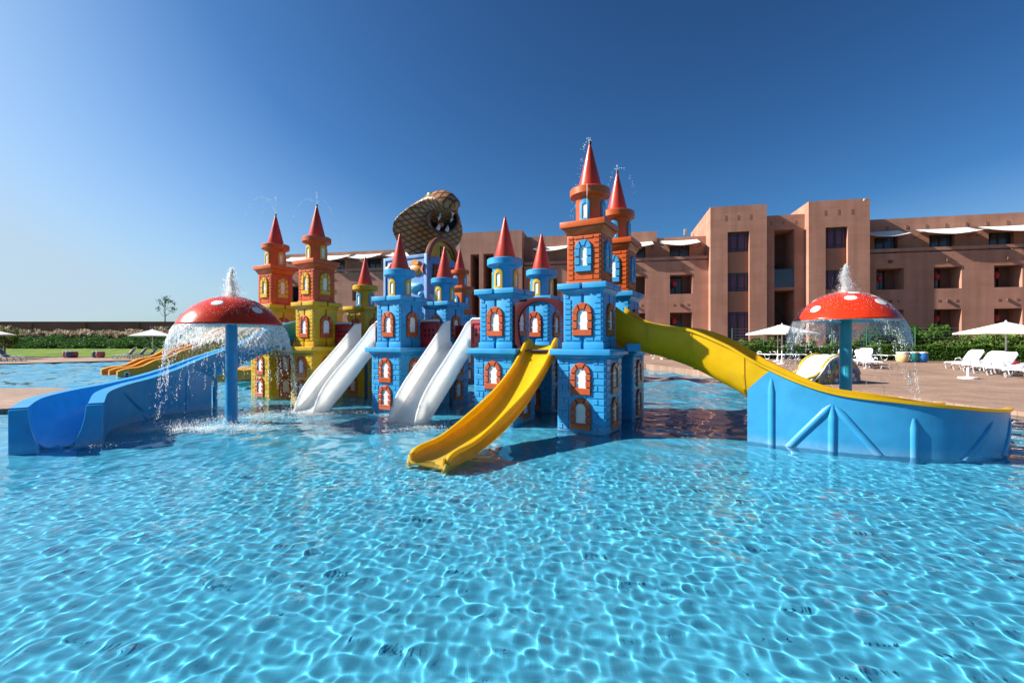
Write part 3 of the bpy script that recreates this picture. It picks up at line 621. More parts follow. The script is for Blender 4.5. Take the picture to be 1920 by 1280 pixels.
# left: blue slide sweeping down towards the camera
rimL = [(-6.35, 13.45, 2.32, 1.58), (-6.72, 12.95, 2.12, 1.45), (-7.3, 12.3, 1.66, 1.02), (-7.7, 11.6, 1.36, .68), (-8.0, 10.9, 1.06, .42), (-8.12, 10.2, .89, .25), (-8.0, 9.4, .82, .14), (-7.62, 8.5, .76, .05), (-6.96, 7.64, .67, -.02)]
WLs = .70
t, C_, lat, org = trough_slide('curved_slide', 'wide blue slide sweeping down to the water at the left edge', shift(rimL, -(WLs / 2 + .12)), BSLIDE, WLs, flange=.20, joints=(.3,), drop=.12)
sk = skirt(t, C_, lat, org, -1, WLs, 24, len(C_) - 1, BSLIDE, cut=5, out=.19)
skirt(t, C_, lat, org, 1, WLs, 24, len(C_) - 1, BSLIDE, cut=5, out=.19, top=.27)
beams(t, sk, [(30, -.4, 30, .95), (33, .85, 41, -.1), (43, .2, 50, .70), (43.5, .15, 38, -.3)], C_, lat, org, -1, WLs, .16)
for i in (1, -1):                                   # closed ends of the hollow side walls, bulging at the foot
    rings = []
    for z, bul in ((-.5, .16), (-.1, .15), (.1, .11), (.28, .05), (.42, .02), (.60, 0), (.645, 0)):
        a0, a1 = on_skirt(C_, lat, org, i, WLs, len(C_) - 1, z, -.02 - bul), on_skirt(C_, lat, org, i, WLs, len(C_) - 1, z, .197); dv = (C_[-1] - C_[-2])[:2]; dv = dv / np.linalg.norm(dv); k = .05 + bul * .9
        rings.append([a0, a1, (a1[0] + dv[0] * .05, a1[1] + dv[1] * .05, z), (a0[0] + dv[0] * k, a0[1] + dv[1] * k, z)])
    MB().loops(rings).build('end_wall', BSLIDE, t, bevel=.02, recv=True, angle=50)
for xx, yy, zt in ((-7.9, 12.1, .8),): MB().tube([(xx - org[0], yy - org[1], -.55), (xx - org[0], yy - org[1], zt)], .06, 12).build('support_post', BSLIDE, t, True, recv=True)

# ================================================================== MUSHROOM FOUNTAINS
def drop_cloud(m_v, m_f, P, r):
    """small octahedral drops"""
    base = np.array([(1, 0, 0), (-1, 0, 0), (0, 1, 0), (0, -1, 0), (0, 0, 1.6), (0, 0, -1.6)]); fc = np.array([(0, 2, 4), (2, 1, 4), (1, 3, 4), (3, 0, 4), (2, 0, 5), (1, 2, 5), (3, 1, 5), (0, 3, 5)])
    P = np.asarray(P); r = np.asarray(r).reshape(-1, 1, 1); n0 = sum(len(v) for v in m_v)
    V = P[:, None, :] + base[None] * r; F = fc[None] + (np.arange(len(P)) * 6)[:, None, None] + n0
    m_v.append(V.reshape(-1, 3)); m_f.append(F.reshape(-1, 3))
def strand(m_v, m_f, pts, r):
    """thin three-sided thread of falling water"""
    n0 = sum(len(v) for v in m_v); k = len(pts); V = []
    for i, p in enumerate(pts):
        rr = r * (.25 + .75 * math.sin(math.pi * (i + .5) / k)) * random.uniform(.6, 1.3)
        for q in range(3): a = 2.094 * q + i * .3; V.append((p[0] + rr * math.cos(a), p[1] + rr * math.sin(a), p[2]))
    F = []
    for i in range(k - 1):
        for q in range(3):
            w = (q + 1) % 3; F += [(n0 + i * 3 + q, n0 + i * 3 + w, n0 + i * 3 + 3 + w), (n0 + i * 3 + q, n0 + i * 3 + 3 + w, n0 + i * 3 + 3 + q)]
    m_v.append(np.array(V)); m_f.append(np.array(F))
def fin(name, mv, mf, mat, smooth=True):
    return ob(name, rawmesh(name, np.concatenate(mv), np.concatenate(mf), mat, smooth))
rnd = np.random.default_rng(5)
def mushroom(x, y, zr, r, h, label, pole, dots, seed):
    t = thing('mushroom_fountain', label, 'fountain', (x, y, 0), 0, 'mushroom fountains')
    MB().lathe([(0, -.55), (.115, -.55), (.115, zr + .1), (0, zr + .1)], 28).build('pole', pole, t, True, recv=True)
    Rs = (r * r + h * h) / (2 * h); prof = [(0, zr + h)]
    for i in range(1, 25):
        a = math.asin(r / Rs) * i / 24; prof.append((Rs * math.sin(a), zr + h - Rs + Rs * math.cos(a)))
    cap = MB().lathe(prof + [(r + .015, zr - .02), (r + .005, zr - .045)], 64).build('cap', MUSHR, t, True, angle=60)
    MB().lathe([(r + .004, zr - .046), (r - .05, zr - .06), (.6 * r, zr + .12), (.1, zr + .2), (0, zr + .2)], 48).build('underside', SPOTU, t, True, angle=60)
    for az, el, s in dots:                                          # raised round dots lying on the dome
        a = math.asin(r / Rs) * el; n = Vector((math.sin(a) * math.cos(az), math.sin(a) * math.sin(az), math.cos(a))); u = n.cross(Vector((0, 0, 1))).normalized(); w = n.cross(u)
        cz = zr + h - Rs; V = [tuple(n * (Rs + .010) + Vector((0, 0, cz)))]
        for k in range(20):
            q = 2 * math.pi * k / 20; d = (n * Rs + (u * math.cos(q) + w * math.sin(q) * .85) * s).normalized(); V.append(tuple(d * (Rs + .007) + Vector((0, 0, cz))))
        for k in range(20): V.append(tuple((Vector(V[1 + k]) - Vector((0, 0, cz))) * .985 + Vector((0, 0, cz))))
        MB().add(V, [(0, 1 + k, 1 + (k + 1) % 20) for k in range(20)] + [(1 + k, 1 + (k + 1) % 20, 21 + (k + 1) % 20, 21 + k) for k in range(20)]).build('dot', MUSHW, cap, True, angle=60)
    MB().lathe([(0, 0), (.07, 0), (.07, .05), (0, .06)], 16, (0, 0, zr + h - .01)).build('nozzle', GREYRIM, t, True)
    return t
LM = (-6.04, 9.8, 2.09, .98, .58); RM = (7.33, 10.0, 2.2, .97, .58)
dl = [(R(-100 + k * 62), .62 if k % 2 else .80, .105) for k in range(6)] + [(R(40 + 120 * k), .3, .10) for k in range(3)]
mushroom(*LM, 'red mushroom fountain with white dots on a blue pole, left of the castle', MPOLE, [(R(-82), .55, .11), (R(-22), .72, .11), (R(25), .40, .11), (R(100), .7, .11), (R(160), .6, .11), (R(-150), .85, .11)], 1)
mushroom(*RM, 'red mushroom fountain with white dots on a teal pole, right behind the blue skirt', MPOLE2, [(R(-118), .52, .11), (R(-72), .66, .12), (R(-165), .8, .11), (R(-95), .24, .11), (R(-30), .45, .11), (R(150), .5, .11), (R(60), .7, .11)], 2)
def falling(x, y, zr, r, h, dense, label, seed):
    rs = random.Random(seed); mv, mf = [], []
    def noise(a, s): return sum(math.sin(a * f + s * f * 1.7) / f ** .5 for f in (3, 7, 13, 23, 41)) / 3
    g = 9.8
    def traj(a, v, tt): return (x + (r + .01 + v * tt) * math.cos(a), y + (r + .01 + v * tt) * math.sin(a), zr - .04 - .45 * tt - .5 * g * tt * tt)
    tl = lambda a: gate(a) * (.235 if dense else .20) * (1 + (.22 if dense else .45) * noise(a, seed + 4))       # when the sheet tears
    vo = .55 if dense else .45
    fa = math.atan2(-y, -x)                                        # the rim is not quite level: less water pours over this side
    def gate(a): q = abs((a - fa + math.pi) % (2 * math.pi) - math.pi); return min(1, max(.10, (q - R(18)) / R(38)))
    def pick():
        while True:
            a = rs.uniform(0, 2 * math.pi)
            if rs.random() < gate(a) ** 1.5: return a
    # ragged fingers hanging from the torn edge of the sheet
    for i in range(420 if dense else 170):
        a = pick(); t0 = tl(a) * rs.uniform(.75, 1.0); t1 = t0 + rs.uniform(.015, .06 if dense else .10); da = rs.uniform(-.02, .02)
        strand(mv, mf, [traj(a + da * k / 5, vo, t0 + (t1 - t0) * k / 5) for k in range(6)], rs.uniform(.004, .011))
    for i in range(260 if dense else 80):                       # bright ropes inside the sheet
        a = pick(); t0 = rs.uniform(0, tl(a) * .7); t1 = t0 + rs.uniform(.02, .08); da = rs.uniform(-.03, .03)
        strand(mv, mf, [traj(a + da * k / 5, vo * 1.02, t0 + (t1 - t0) * k / 5) for k in range(6)], rs.uniform(.002, .006))
    P, rad = [], []
    def add(p, q, rr):
        if p[2] > .01: P.append((p[0] + rs.gauss(0, q), p[1] + rs.gauss(0, q), p[2] + rs.gauss(0, q * 1.5))); rad.append(rr)
    for i in range(2600 if dense else 2400):                      # spray round the torn edge
        a = pick(); add(traj(a, vo * rs.uniform(.9, 1.15), tl(a) + abs(rs.gauss(0, .05))), .02, rs.uniform(.002, .007))
    for i in range(150 if dense else 130):                        # broken falling chains of drops
        a = pick(); t0 = tl(a) + rs.uniform(0, .32); n = rs.randrange(5, 16); v = vo * rs.uniform(.9, 1.1)
        for k in range(n): add(traj(a, v, t0 + k * rs.uniform(.004, .008)), .010, rs.uniform(.004, .012))
    for i in range(900): a = pick(); add(traj(a, vo * rs.uniform(.7, 1.3), rs.uniform(.2, .64)), .05, rs.uniform(.0025, .007))
    # wet splashes running over the cap
    for i in range(1500):
        q = math.sqrt(rs.random()); a = rs.uniform(0, 2 * math.pi); Rs = (r * r + h * h) / (2 * h); rr = q * r * .92
        P.append((x + rr * math.cos(a), y + rr * math.sin(a), zr + h - Rs + math.sqrt(Rs * Rs - rr * rr) + rs.uniform(.002, .01 + .05 * (1 - q) ** 2))); rad.append(rs.uniform(.0015, .005))
    drop_cloud(mv, mf, P, rad)
    o = fin('falling_water', mv, mf, DROPS); tag(o, label, 'water', kind='stuff')
    na, nt = 420, 18; sv, sf = [], []
    for j in range(nt):
        for i in range(na):
            a = 2 * math.pi * i / na; tt = (tl(a) + .012 * math.sin(a * 97) + .01 * math.sin(a * 61 + 2)) * j / (nt - 1); p = traj(a, vo, tt); k = (.03 * math.sin(a * 83 + j * 1.3) + .02 * math.sin(a * 37 - j * .9)) * tt * 3
            sv.append((p[0] + k * math.cos(a), p[1] + k * math.sin(a), p[2] + .02 * math.sin(a * 51 + j) * tt))
    for j in range(nt - 1):
        for i in range(na): k = (i + 1) % na; sf.append((j * na + i, j * na + k, (j + 1) * na + k, (j + 1) * na + i))
    s = ob('water_sheet', rawmesh('water_sheet', np.array(sv), np.array(sf), SHEET if dense else SHEETT, True)); s.parent = o
    # column of foaming water above the cap
    mv, mf = [], []; P, rad = [], []
    for i in range(4200):
        k = rs.random() ** 1.15; a = rs.uniform(0, 6.28); w = (.135 * (1 - .74 * k ** 1.4)) * (1 + .16 * math.sin(9 * k + a * 2 + seed) + .10 * math.sin(23 * k + 3 * a)); q = w * min(1.9, abs(rs.gauss(0, .62)))
        P.append((x + q * math.cos(a) + .02 * math.sin(7 * k), y + q * math.sin(a), zr + h - .03 + .62 * k ** 1.15 + rs.gauss(0, .02))); rad.append(rs.uniform(.003, .0115))
    for i in range(700):
        a = rs.uniform(0, 6.28); q = abs(rs.gauss(0, .17)); P.append((x + q * math.cos(a), y + q * math.sin(a), zr + h + max(0, rs.gauss(.10, .14)) - q * q * .4)); rad.append(rs.uniform(.002, .006))
    drop_cloud(mv, mf, P, rad); f = fin('foam_column', mv, mf, FOAM); f.parent = o
falling(*LM, True, 'dense curtain of water falling from the left mushroom cap', 3)
falling(*RM, False, 'broken strings of water falling from the right mushroom cap', 8)
def jet(tip, arcs, label, seed):
    rs = random.Random(seed); mv, mf = [], []; P, rad = [], []
    for vx, vy, vz, n in arcs:
        for i in range(n):
            tt = rs.random() ** 1.2 * .75; P.append((tip[0] + vx * tt + rs.gauss(0, .008 + .03 * tt), tip[1] + vy * tt + rs.gauss(0, .01), tip[2] + vz * tt - 4.9 * tt * tt + rs.gauss(0, .01 + .02 * tt))); rad.append(rs.uniform(.0025, .007))
    drop_cloud(mv, mf, P, rad); tag(fin('water_jet', mv, mf, DROPS), label, 'water', 'thin jets on the tower tips', 'stuff')
tipz = 5.66
jet((*A, tipz), [(-.55, .1, .5, 70), (.05, 0, .8, 30), (-.4, -.1, 1.0, 30)], 'thin water jet at the tip of the nearest tall tower', 1)
jet((*back(A), tipz), [(.9, .1, 1.2, 60), (-.5, 0, .9, 60), (.02, 0, 1.6, 50)], 'thin water jet at the tip of the tall tower behind the nearest one', 2)
jet((*D, tipz), [(1.0, 0, 1.5, 60), (-1.4, 0, 1.7, 80), (.0, 0, 2.6, 60)], 'thin water jet at the tip of the right tall yellow tower', 3)
jet((*E, tipz), [(-1.4, 0, 3.2, 80), (.0, 0, 3.2, 80), (-.7, 0, 3.0, 60)], 'thin water jet at the tip of the leftmost tower', 4)
def splash(cx, cy_, sx, sy, n, ang, label, hgt=.10, seed=1):
    """foam and drops thrown up where water lands"""
    rs = random.Random(seed); mv, mf = [], []; P, rad = [], []; c, s = math.cos(ang), math.sin(ang)
    for i in range(n):
        u, v = rs.gauss(0, sx), rs.gauss(0, sy); k = rs.random()
        z = .004 if k < .55 else abs(rs.gauss(0, hgt)); P.append((cx + u * c - v * s, cy_ + u * s + v * c, z)); rad.append(rs.uniform(.004, .016) if k < .55 else rs.uniform(.002, .008))
    drop_cloud(mv, mf, P, rad)
    v = mv[0].reshape(-1, 6, 3); r_ = np.array(rad)
    for i in range(len(P)):
        if P[i][2] <= .0041: v[i, :, 2] = .004 + (v[i, :, 2] - .004) * .25
    tag(fin('splash', mv, mf, FOAM), label, 'water', 'splashes on the pool', 'stuff')
splash(-6.0, 8.85, .85, .15, 5200, .05, 'white splash line in front of the blue mushroom pole', .07, 1)
splash(-5.6, 10.4, 1.1, .40, 3000, .3, 'foam between the blue pole and the left white slide', .03, 2)
splash(-4.75, 10.9, .55, .25, 1900, 0, 'foam at the foot of the left white slide', .02, 3)
splash(-2.2, 9.1, .55, .25, 1700, 0, 'foam at the foot of the right white slide', .015, 4)
splash(-7.0, 7.5, .35, .10, 500, .1, 'small foam at the mouth of the blue slide', .02, 5)
splash(-1.0, 9.6, .7, .12, 500, .2, 'thin foam streak between the white slide and the front tower', .012, 6)
m = MB().tube([(A[0] - .12, A[1] - .38, 4.68), (A[0] - .125, A[1] - .40, 4.52), (A[0] - .11, A[1] - .30, 4.45), (A[0] - .11, A[1] - .29, 4.02)], .006, 6)
tag(m.build('water_trickle', DROPS, None, True), 'thin trickle of water on the turret of the nearest tall tower', 'water', kind='stuff')

# ================================================================== COBRA TOWER
def cobra():
    ox, oy = -4.15, 21.4
    bx = thing('aquarium_box', 'tall blue box with moulded fish and seabed reliefs under the cobra', 'play structure', (ox, oy, 0), TH)
    blu = plastic('aquarium blue', (.10, .24, .50)); frame = plastic('aquarium frame', (.16, .30, .55)); rockm = pm('moulded rock', (.16, .13, .09), .7, .4, 6, .6, 14); sand = pm('moulded weed', (.05, .16, .05), .6, .4, 9, .5, 20); fishm = plastic('moulded fish', (.60, .26, .05)); pink = plastic('moulded pink', (.55, .16, .12)); wood = pm('moulded wood', (.14, .07, .03), .7, .4, 5, .5, 20, stretch=(1, 1, 8)); ltb = plastic('moulded wave', (.12, .45, .65))
    w = 1.25
    MB().box(-w, w, -w, w, -.55, 5.45).build('box_body', blu, bx, bevel=.03, recv=True)
    for x0, x1, y0, y1, z0, z1 in ((-w - .03, -w + .10, -w - .05, -w + .0, 0, 5.5), (w - .10, w + .05, -w - .05, -w + .05, 0, 5.5), (-w + .101, w - .101, -w - .05, -w, 5.36, 5.5), (w, w + .05, w - .1, w + .03, 0, 5.5)): MB().box(x0, x1, y0, y1, z0, z1).build('frame_post', frame, bx, bevel=.012)
    def relief(name, x, z, sx, sz, mat, face=0, dep=.16, n=14, rough=.0):
        rs = random.Random(int(x * 91 + z * 37)); rings = []
        for j in range(6):
            k = j / 5 * math.pi / 2; rr, yy = math.cos(k), math.sin(k) * dep; ring = []
            for i in range(n):
                a = 2 * math.pi * i / n; q = 1 + rough * math.sin(3 * a + x) + rs.uniform(-rough, rough) * .5; px, pz = x + sx * max(.02, rr) * q * math.cos(a), z + sz * max(.02, rr) * q * math.sin(a)
                ring.append((px, -w - yy, pz) if face == 0 else (w + yy, px, pz))
            rings.append(ring)
        return MB().loops(rings).build(name, mat, bx, True)
    f = relief('fish', .62, 4.85, .42, .26, fishm, n=18)
    MB().prism([(.95, 4.85), (1.18, 5.1), (1.12, 4.82), (1.16, 4.6)], -w - .12, -w + .01, .02).build('fish_tail', pink, f)
    MB().prism([(.35, 5.02), (.6, 5.3), (.9, 5.2), (.85, 5.02)], -w - .12, -w + .01, .02).build('fish_fin', fishm, f)
    MB().lathe([(0, .0), (.05, .0), (.04, .04), (0, .06)], 14).build('fish_eye', BLACK, f, True).matrix_local = Matrix.Translation((.38, -w - .12, 4.92)) @ Matrix.Rotation(R(90), 4, 'X')
    relief('coral', -.95, 4.9, .25, .35, pink, rough=.3); relief('seaweed', -.95, 2.9, .25, .55, sand, rough=.35); relief('wave', .55, 4.1, .42, .22, ltb, rough=.2); relief('wave', -.3, 3.9, .5, .25, ltb, rough=.25); relief('bubble', .95, 3.75, .13, .13, ltb)
    for i in range(7): relief('rock', -1.0 + i * .33, 2.55 + .1 * (i % 3), .24, .2, rockm if i % 2 else sand, dep=.22, rough=.3)
    for i in range(12):
        a = R(200 - 20 * i); MB().tube([(.55, -w - .1, 2.9), (.55 + .34 * math.cos(a), -w - .22, 2.95 + .28 * abs(math.sin(a)) + .05)], [.05, .015], 7).build('anemone_arm', MUSHW, bx, True)
    for i in range(4): MB().box(w, w + .08, -.9 + .02 * i, .8, 4.35 + i * .2, 4.52 + i * .2).build('plank', wood, bx, bevel=.015)
    for i in range(5): relief('wave_crest', -.7 + .36 * i, 2.6 + .25 * (i % 2), .3, .35, ltb, face=1, rough=.3); 
    relief('wave_crest', -.2, 3.6, .8, .35, ltb, face=1, rough=.2)
    # arch with yellow door on the right side of the top
    arc = thing('tunnel_arch', 'yellow half round doorway with brown rim under the cobra hood', 'play structure', (ox, oy, 0), TH)
    yel = plastic('doorway yellow', (.55, .34, .01)); brown = plastic('cobra brown', (.22, .09, .05))
    n = 20; pl = [(1.0 * math.cos(math.pi * i / n), 5.22 + 1.08 * math.sin(math.pi * i / n)) for i in range(n + 1)]
    MB().add([(w - .15, y, z) for y, z in pl] + [(w - .25, y, z) for y, z in pl], [tuple(range(n + 1)), tuple(range(2 * n + 1, n, -1))] + [(i, i + 1, n + 2 + i, n + 1 + i) for i in range(n)]).build('door', yel, arc)
    rings = []
    for i in range(n + 1):
        a = math.pi * i / n; ring = []
        for k in range(8):
            q = 2 * math.pi * k / 8; rr = .13; ring.append((w - .1 + rr * math.sin(q), (1.08 + rr * math.cos(q)) * math.cos(a), 5.22 + (1.14 + rr * math.cos(q)) * math.sin(a)))
        rings.append(ring)
    MB().loops(rings).build('rim', brown, arc, True)
    MB().tube([(w + .02, -.35, 5.5), (w + .02, -.30, 5.95), (w + .02, .25, 5.9), (w + .02, .6, 5.5)], .035, 8).build('pipe', BLACK, arc, True)
    # the cobra itself
    cb = thing('cobra_figure', 'giant brown scaled cobra with spread hood and open fanged mouth', 'figure', (ox + .30, oy + .2, 5.0))
    F_ = Vector((.62, -.785, 0)).normalized(); Lv = Vector((.785, .62, 0)).normalized(); U = Vector((0, 0, 1))
    st = [(-.20, -.1, .50, .45, 0), (-.36, .35, .60, .42, .04), (-.50, .8, 1.0, .36, .10), (-.52, 1.3, 1.50, .32, .14), (-.40, 1.8, 1.80, .30, .16), (-.12, 2.28, 1.78, .32, .14), (.26, 2.68, 1.45, .40, .10), (.68, 2.95, 1.08, .50, .06), (1.12, 3.04, .86, .52, .03), (1.52, 2.95, .70, .44, 0), (1.85, 2.76, .46, .30, 0), (1.98, 2.62, .12, .1, 0)]
    S = catmull(st, 5); rings = []; uv = []
    for i, s_ in enumerate(S):
        g, z, hw, ht, cv = s_; a, b = S[max(i - 1, 0)], S[min(i + 1, len(S) - 1)]; tg = Vector((b[0] - a[0], b[1] - a[1])).normalized(); nr = (-tg.y * -1, tg.x * -1)
        # section plane: lateral and the direction square to the spine (towards the belly / front)
        ng, nz = tg.y, -tg.x; ring = []; n = 36
        for k in range(n):
            t_ = 2 * math.pi * k / n; lx = hw * math.cos(t_); fx = ht * math.sin(t_) * (1 - .45 * abs(math.cos(t_)) ** 2) + cv * (math.cos(t_) ** 2) * .9
            ring.append(F_ * (g + ng * fx) + Lv * lx + U * (z + nz * fx))
        rings.append(ring)
    mb = MB().loops(rings); me = mb.mesh('hood', None, True, angle=80)
    ul = me.attributes.new('scale_uv', 'FLOAT_VECTOR', 'POINT')
    # arc-length coordinates keep the painted scales even along the body
    vals = []; acc = 0
    for i, r_ in enumerate(rings):
        if i: acc += (sum(r_, Vector()) / 36 - sum(rings[i - 1], Vector()) / 36).length
        hw = S[i][2]
        for k in range(36): t_ = 2 * math.pi * k / 36; vals += [hw * math.cos(t_), acc, math.sin(t_)]
    kd = {tuple(round(c, 4) for c in v): i for i, v in enumerate(mb.v)}; arr = [0.0] * (3 * len(me.vertices))
    for v in me.vertices:
        i = kd.get(tuple(round(c, 4) for c in v.co), 0); arr[3 * v.index:3 * v.index + 3] = vals[3 * i:3 * i + 3]
    ul.data.foreach_set('vector', arr)
    sm = bpy.data.materials.new('cobra scales'); sm.use_nodes = True; t = sm.node_tree; p = t.nodes['Principled BSDF']
    at = t.nodes.new('ShaderNodeAttribute'); at.attribute_name = 'scale_uv'; sp = t.nodes.new('ShaderNodeSeparateXYZ'); lnk(t, at.outputs['Vector'], sp.inputs[0])
    def mth(op, a, b=None, c=None):
        q = t.nodes.new('ShaderNodeMath'); q.operation = op
        for i_, v_ in enumerate((a, b, c)):
            if v_ is None: continue
            if isinstance(v_, (int, float)): q.inputs[i_].default_value = v_
            else: lnk(t, v_, q.inputs[i_])
        return q.outputs[0]
    u1 = mth('MULTIPLY', sp.outputs[0], 1.9); v1 = mth('MULTIPLY', sp.outputs[1], 3.3)
    d1 = mth('PINGPONG', mth('ADD', u1, v1), .5); d2 = mth('PINGPONG', mth('SUBTRACT', u1, v1), .5); dm = mth('MINIMUM', d1, d2)
    rp = t.nodes.new('ShaderNodeValToRGB'); e = rp.color_ramp.elements; e[0].position = .055; e[0].color = (.07, .012, .012, 1); e[1].position = .12; e[1].color = (.30, .14, .05, 1); x3 = e.new(.4); x3.color = (.42, .23, .085, 1)
    lnk(t, dm, rp.inputs[0]); lnk(t, rp.outputs[0], p.inputs['Base Color']); p.inputs['Roughness'].default_value = .4
    bmp = t.nodes.new('ShaderNodeBump'); bmp.inputs['Strength'].default_value = .6; bmp.inputs['Distance'].default_value = .06; lnk(t, mth('MINIMUM', dm, .18), bmp.inputs['Height']); lnk(t, bmp.outputs[0], p.inputs['Normal'])
    me.materials.append(sm); ob('hood', me, cb)
    def at_(l, g, z): return F_ * g + Lv * l + U * z
    nrm = (F_ * .80 + U * -.42 + Lv * .1).normalized(); um = Lv; vm = nrm.cross(um).normalized(); mc = at_(.20, .86, 2.30)
    mouthm = plastic('mouth dark', (.012, .008, .010)); lipm = plastic('cobra lip', (.13, .05, .035)); rings = []
    for j, (k, dpt) in enumerate(((1.06, -.25), (1.10, .0), (1.02, .07), (.92, .03), (.80, -.25), (.5, -.45), (.05, -.5))):
        rings.append([mc + um * (.74 * k * math.cos(2 * math.pi * i / 28)) + vm * (.58 * k * math.sin(2 * math.pi * i / 28)) + nrm * dpt for i in range(28)])
    MB().loops(rings[:4], cap=False).build('lip', lipm, cb, True, angle=70); mo = MB().loops(rings[3:], cap=False).build('mouth', mouthm, cb, True, angle=70)
    up = vm if vm.z > 0 else -vm
    for sx, s_, ln in ((-.30, 1, .50), (.34, 1, .46), (-.22, -1, .28), (.24, -1, .28)):
        b0 = mc + um * sx + up * (.44 * s_) + nrm * .05; MB().tube([b0, b0 - up * s_ * ln * .6 + nrm * .04, b0 - up * s_ * ln], [.10, .07, .012], 10).build('fang', MUSHW, mo, True)
    tg = mc - up * .25 - nrm * .1; MB().tube([tg - nrm * .2, tg + nrm * .05, tg + nrm * .1 - up * .05], [.14, .12, .03], 10).build('tongue', pink, mo, True)
    green = plastic('eye green', (.01, .22, .06))
    for sx in (-.52, .52):
        c = at_(sx, .90, 3.30); rings = []
        for j in range(7):
            k = math.pi * j / 6; rings.append([c + Lv * (.16 * math.sin(k) * math.cos(q) * 1.0) + F_ * (.24 * math.cos(k)) + U * (.15 * math.sin(k) * math.sin(q)) for q in [2 * math.pi * i / 14 for i in range(14)]])
        MB().loops(rings).build('eye', green, cb, True)
        rings = [[c + Lv * (.22 * math.cos(q)) + F_ * (.36 * math.sin(q)) + U * (-.06 + .10 * h_) for q in [2 * math.pi * i / 16 for i in range(16)]] for h_ in (-1.0, .3)]
        MB().loops(rings).build('brow', lipm, cb, True)
cobra()

# ================================================================== FAR YELLOW AND RED SLIDES
def lane_slide(P0, P1, n, wl, label):
    d = Vector((P1[0] - P0[0], P1[1] - P0[1], 0)); L = d.length; d.normalize(); t = thing('lane_slide', label, 'slide', (P0[0], P0[1], 0), math.atan2(d.y, d.x)); h1 = P1[2]
    def prof(s): k = s / L; return .02 + (h1 - .02) * (k ** 1.25)
    ss = np.linspace(0, L, 26)
    redm = plastic('lane red', (.30, .03, .02)); yelm = plastic('lane yellow', (.70, .32, .012))
    for i in range(n):
        y0, y1 = (i - n / 2) * wl, (i + 1 - n / 2) * wl
        MB().loops([[(s, y0 + .07, prof(s)), (s, y1 - .07, prof(s)), (s, y1 - .07, prof(s) - .2), (s, y0 + .07, prof(s) - .2)] for s in ss]).build('lane', redm, t, True)
    for i in range(n + 1):
        y = (i - n / 2) * wl; rings = []
        for s in ss:
            z = prof(s) + .26 + .05 * math.sin(s * 5.2); rings.append([(s, y + .09, prof(s) - .35 if prof(s) > .5 else -.3), (s, y + .09, z - .04), (s, y, z), (s, y - .09, z - .04), (s, y - .09, prof(s) - .35 if prof(s) > .5 else -.3)])
        dv = MB().loops(rings).build('divider', yelm, t, True, angle=60)
        if i < 2: 
            e = MB().lathe([(0, 0), (.13, 0), (.13, .03), (0, .04)], 16).build('eye_disc', MUSHW, dv); e.matrix_local = Matrix.Translation((.35, y - .09, .10)) @ Matrix.Rotation(R(90), 4, 'X')
            e2 = MB().lathe([(0, 0), (.06, 0), (.06, .02), (0, .03)], 12).build('pupil', BLACK, t); e2.matrix_local = Matrix.Translation((.35, y - .125, .10)) @ Matrix.Rotation(R(90), 4, 'X'); e2.parent = dv
    MB().tube([(L - .3, 0, -.55), (L - .3, 0, h1 - .3)], .12, 12).build('support_post', MPOLE, t, True)
lane_slide((-20.2, 22.8), (-16.6, 28.0, 2.7), 2, 1.25, 'yellow and red lane slide with wavy dividers seen past the blue slide')
lane_slide((-13.9, 20.2), (-8.2, 22.3, 1.0), 2, 1.0, 'low yellow and red lane slide behind the blue mushroom pole')
tm = plastic('teal slide', (.03, .42, .45)); t = thing('teal_slide', 'small teal slide tongue left of the wet yellow tower', 'slide', (-10.1, 16.9, 0), R(15))
MB().loops([[(s, -.25, .02 + .45 * (s / 1.6) ** 1.5), (s, -.25, .16 + .45 * (s / 1.6) ** 1.5), (s, -.2, .16 + .45 * (s / 1.6) ** 1.5), (s, -.16, .05 + .45 * (s / 1.6) ** 1.5), (s, .16, .05 + .45 * (s / 1.6) ** 1.5), (s, .2, .16 + .45 * (s / 1.6) ** 1.5), (s, .25, .16 + .45 * (s / 1.6) ** 1.5), (s, .25, .02 + .45 * (s / 1.6) ** 1.5)] for s in np.linspace(0, 1.6, 9)]).build('chute', tm, t, True)
MB().box(1.3, 1.5, -.22, .22, -.55, .3).build('support_post', tm, t, bevel=.03)

# ================================================================== HOTEL
HT = math.atan2(-.2106, .9776)
hotel = thing('hotel_building', 'long terracotta hotel with flat roofs, stair towers and canvas awnings', 'building', (36.4, 37.9, .3), HT)
HZ = -.3
def wall_holes(name, x0, x1, y, z0, z1, holes, depth, mat, th=.0):
    """wall face at local depth y with rectangular holes; reveals go back by depth"""
    xs = sorted({x0, x1, *[h[0] for h in holes], *[h[1] for h in holes]}); zs = sorted({z0, z1, *[h[2] for h in holes], *[h[3] for h in holes]})
    xs = [x for x in xs if x0 <= x <= x1]; zs = [z for z in zs if z0 <= z <= z1]; m = MB()
    inh = lambda x, z: any(h[0] < x < h[1] and h[2] < z < h[3] for h in holes)
    for i in range(len(xs) - 1):
        for j in range(len(zs) - 1):
            if not inh((xs[i] + xs[i + 1]) / 2, (zs[j] + zs[j + 1]) / 2): m.add([(xs[i], y, zs[j]), (xs[i + 1], y, zs[j]), (xs[i + 1], y, zs[j + 1]), (xs[i], y, zs[j + 1])], [(0, 1, 2, 3)])
    for h in holes:
        a, b, c, d = h[:4]; e = y + depth
        m.add([(a, y, c), (b, y, c), (b, y, d), (a, y, d), (a, e, c), (b, e, c), (b, e, d), (a, e, d)], [(0, 1, 5, 4), (1, 2, 6, 5), (2, 3, 7, 6), (3, 0, 4, 7)])
    # wall body behind: top, sides
    m.add([(x0, y, z1), (x1, y, z1), (x1, y + depth, z1), (x0, y + depth, z1)], [(0, 1, 2, 3)])
    return m.build(name, mat, hotel)
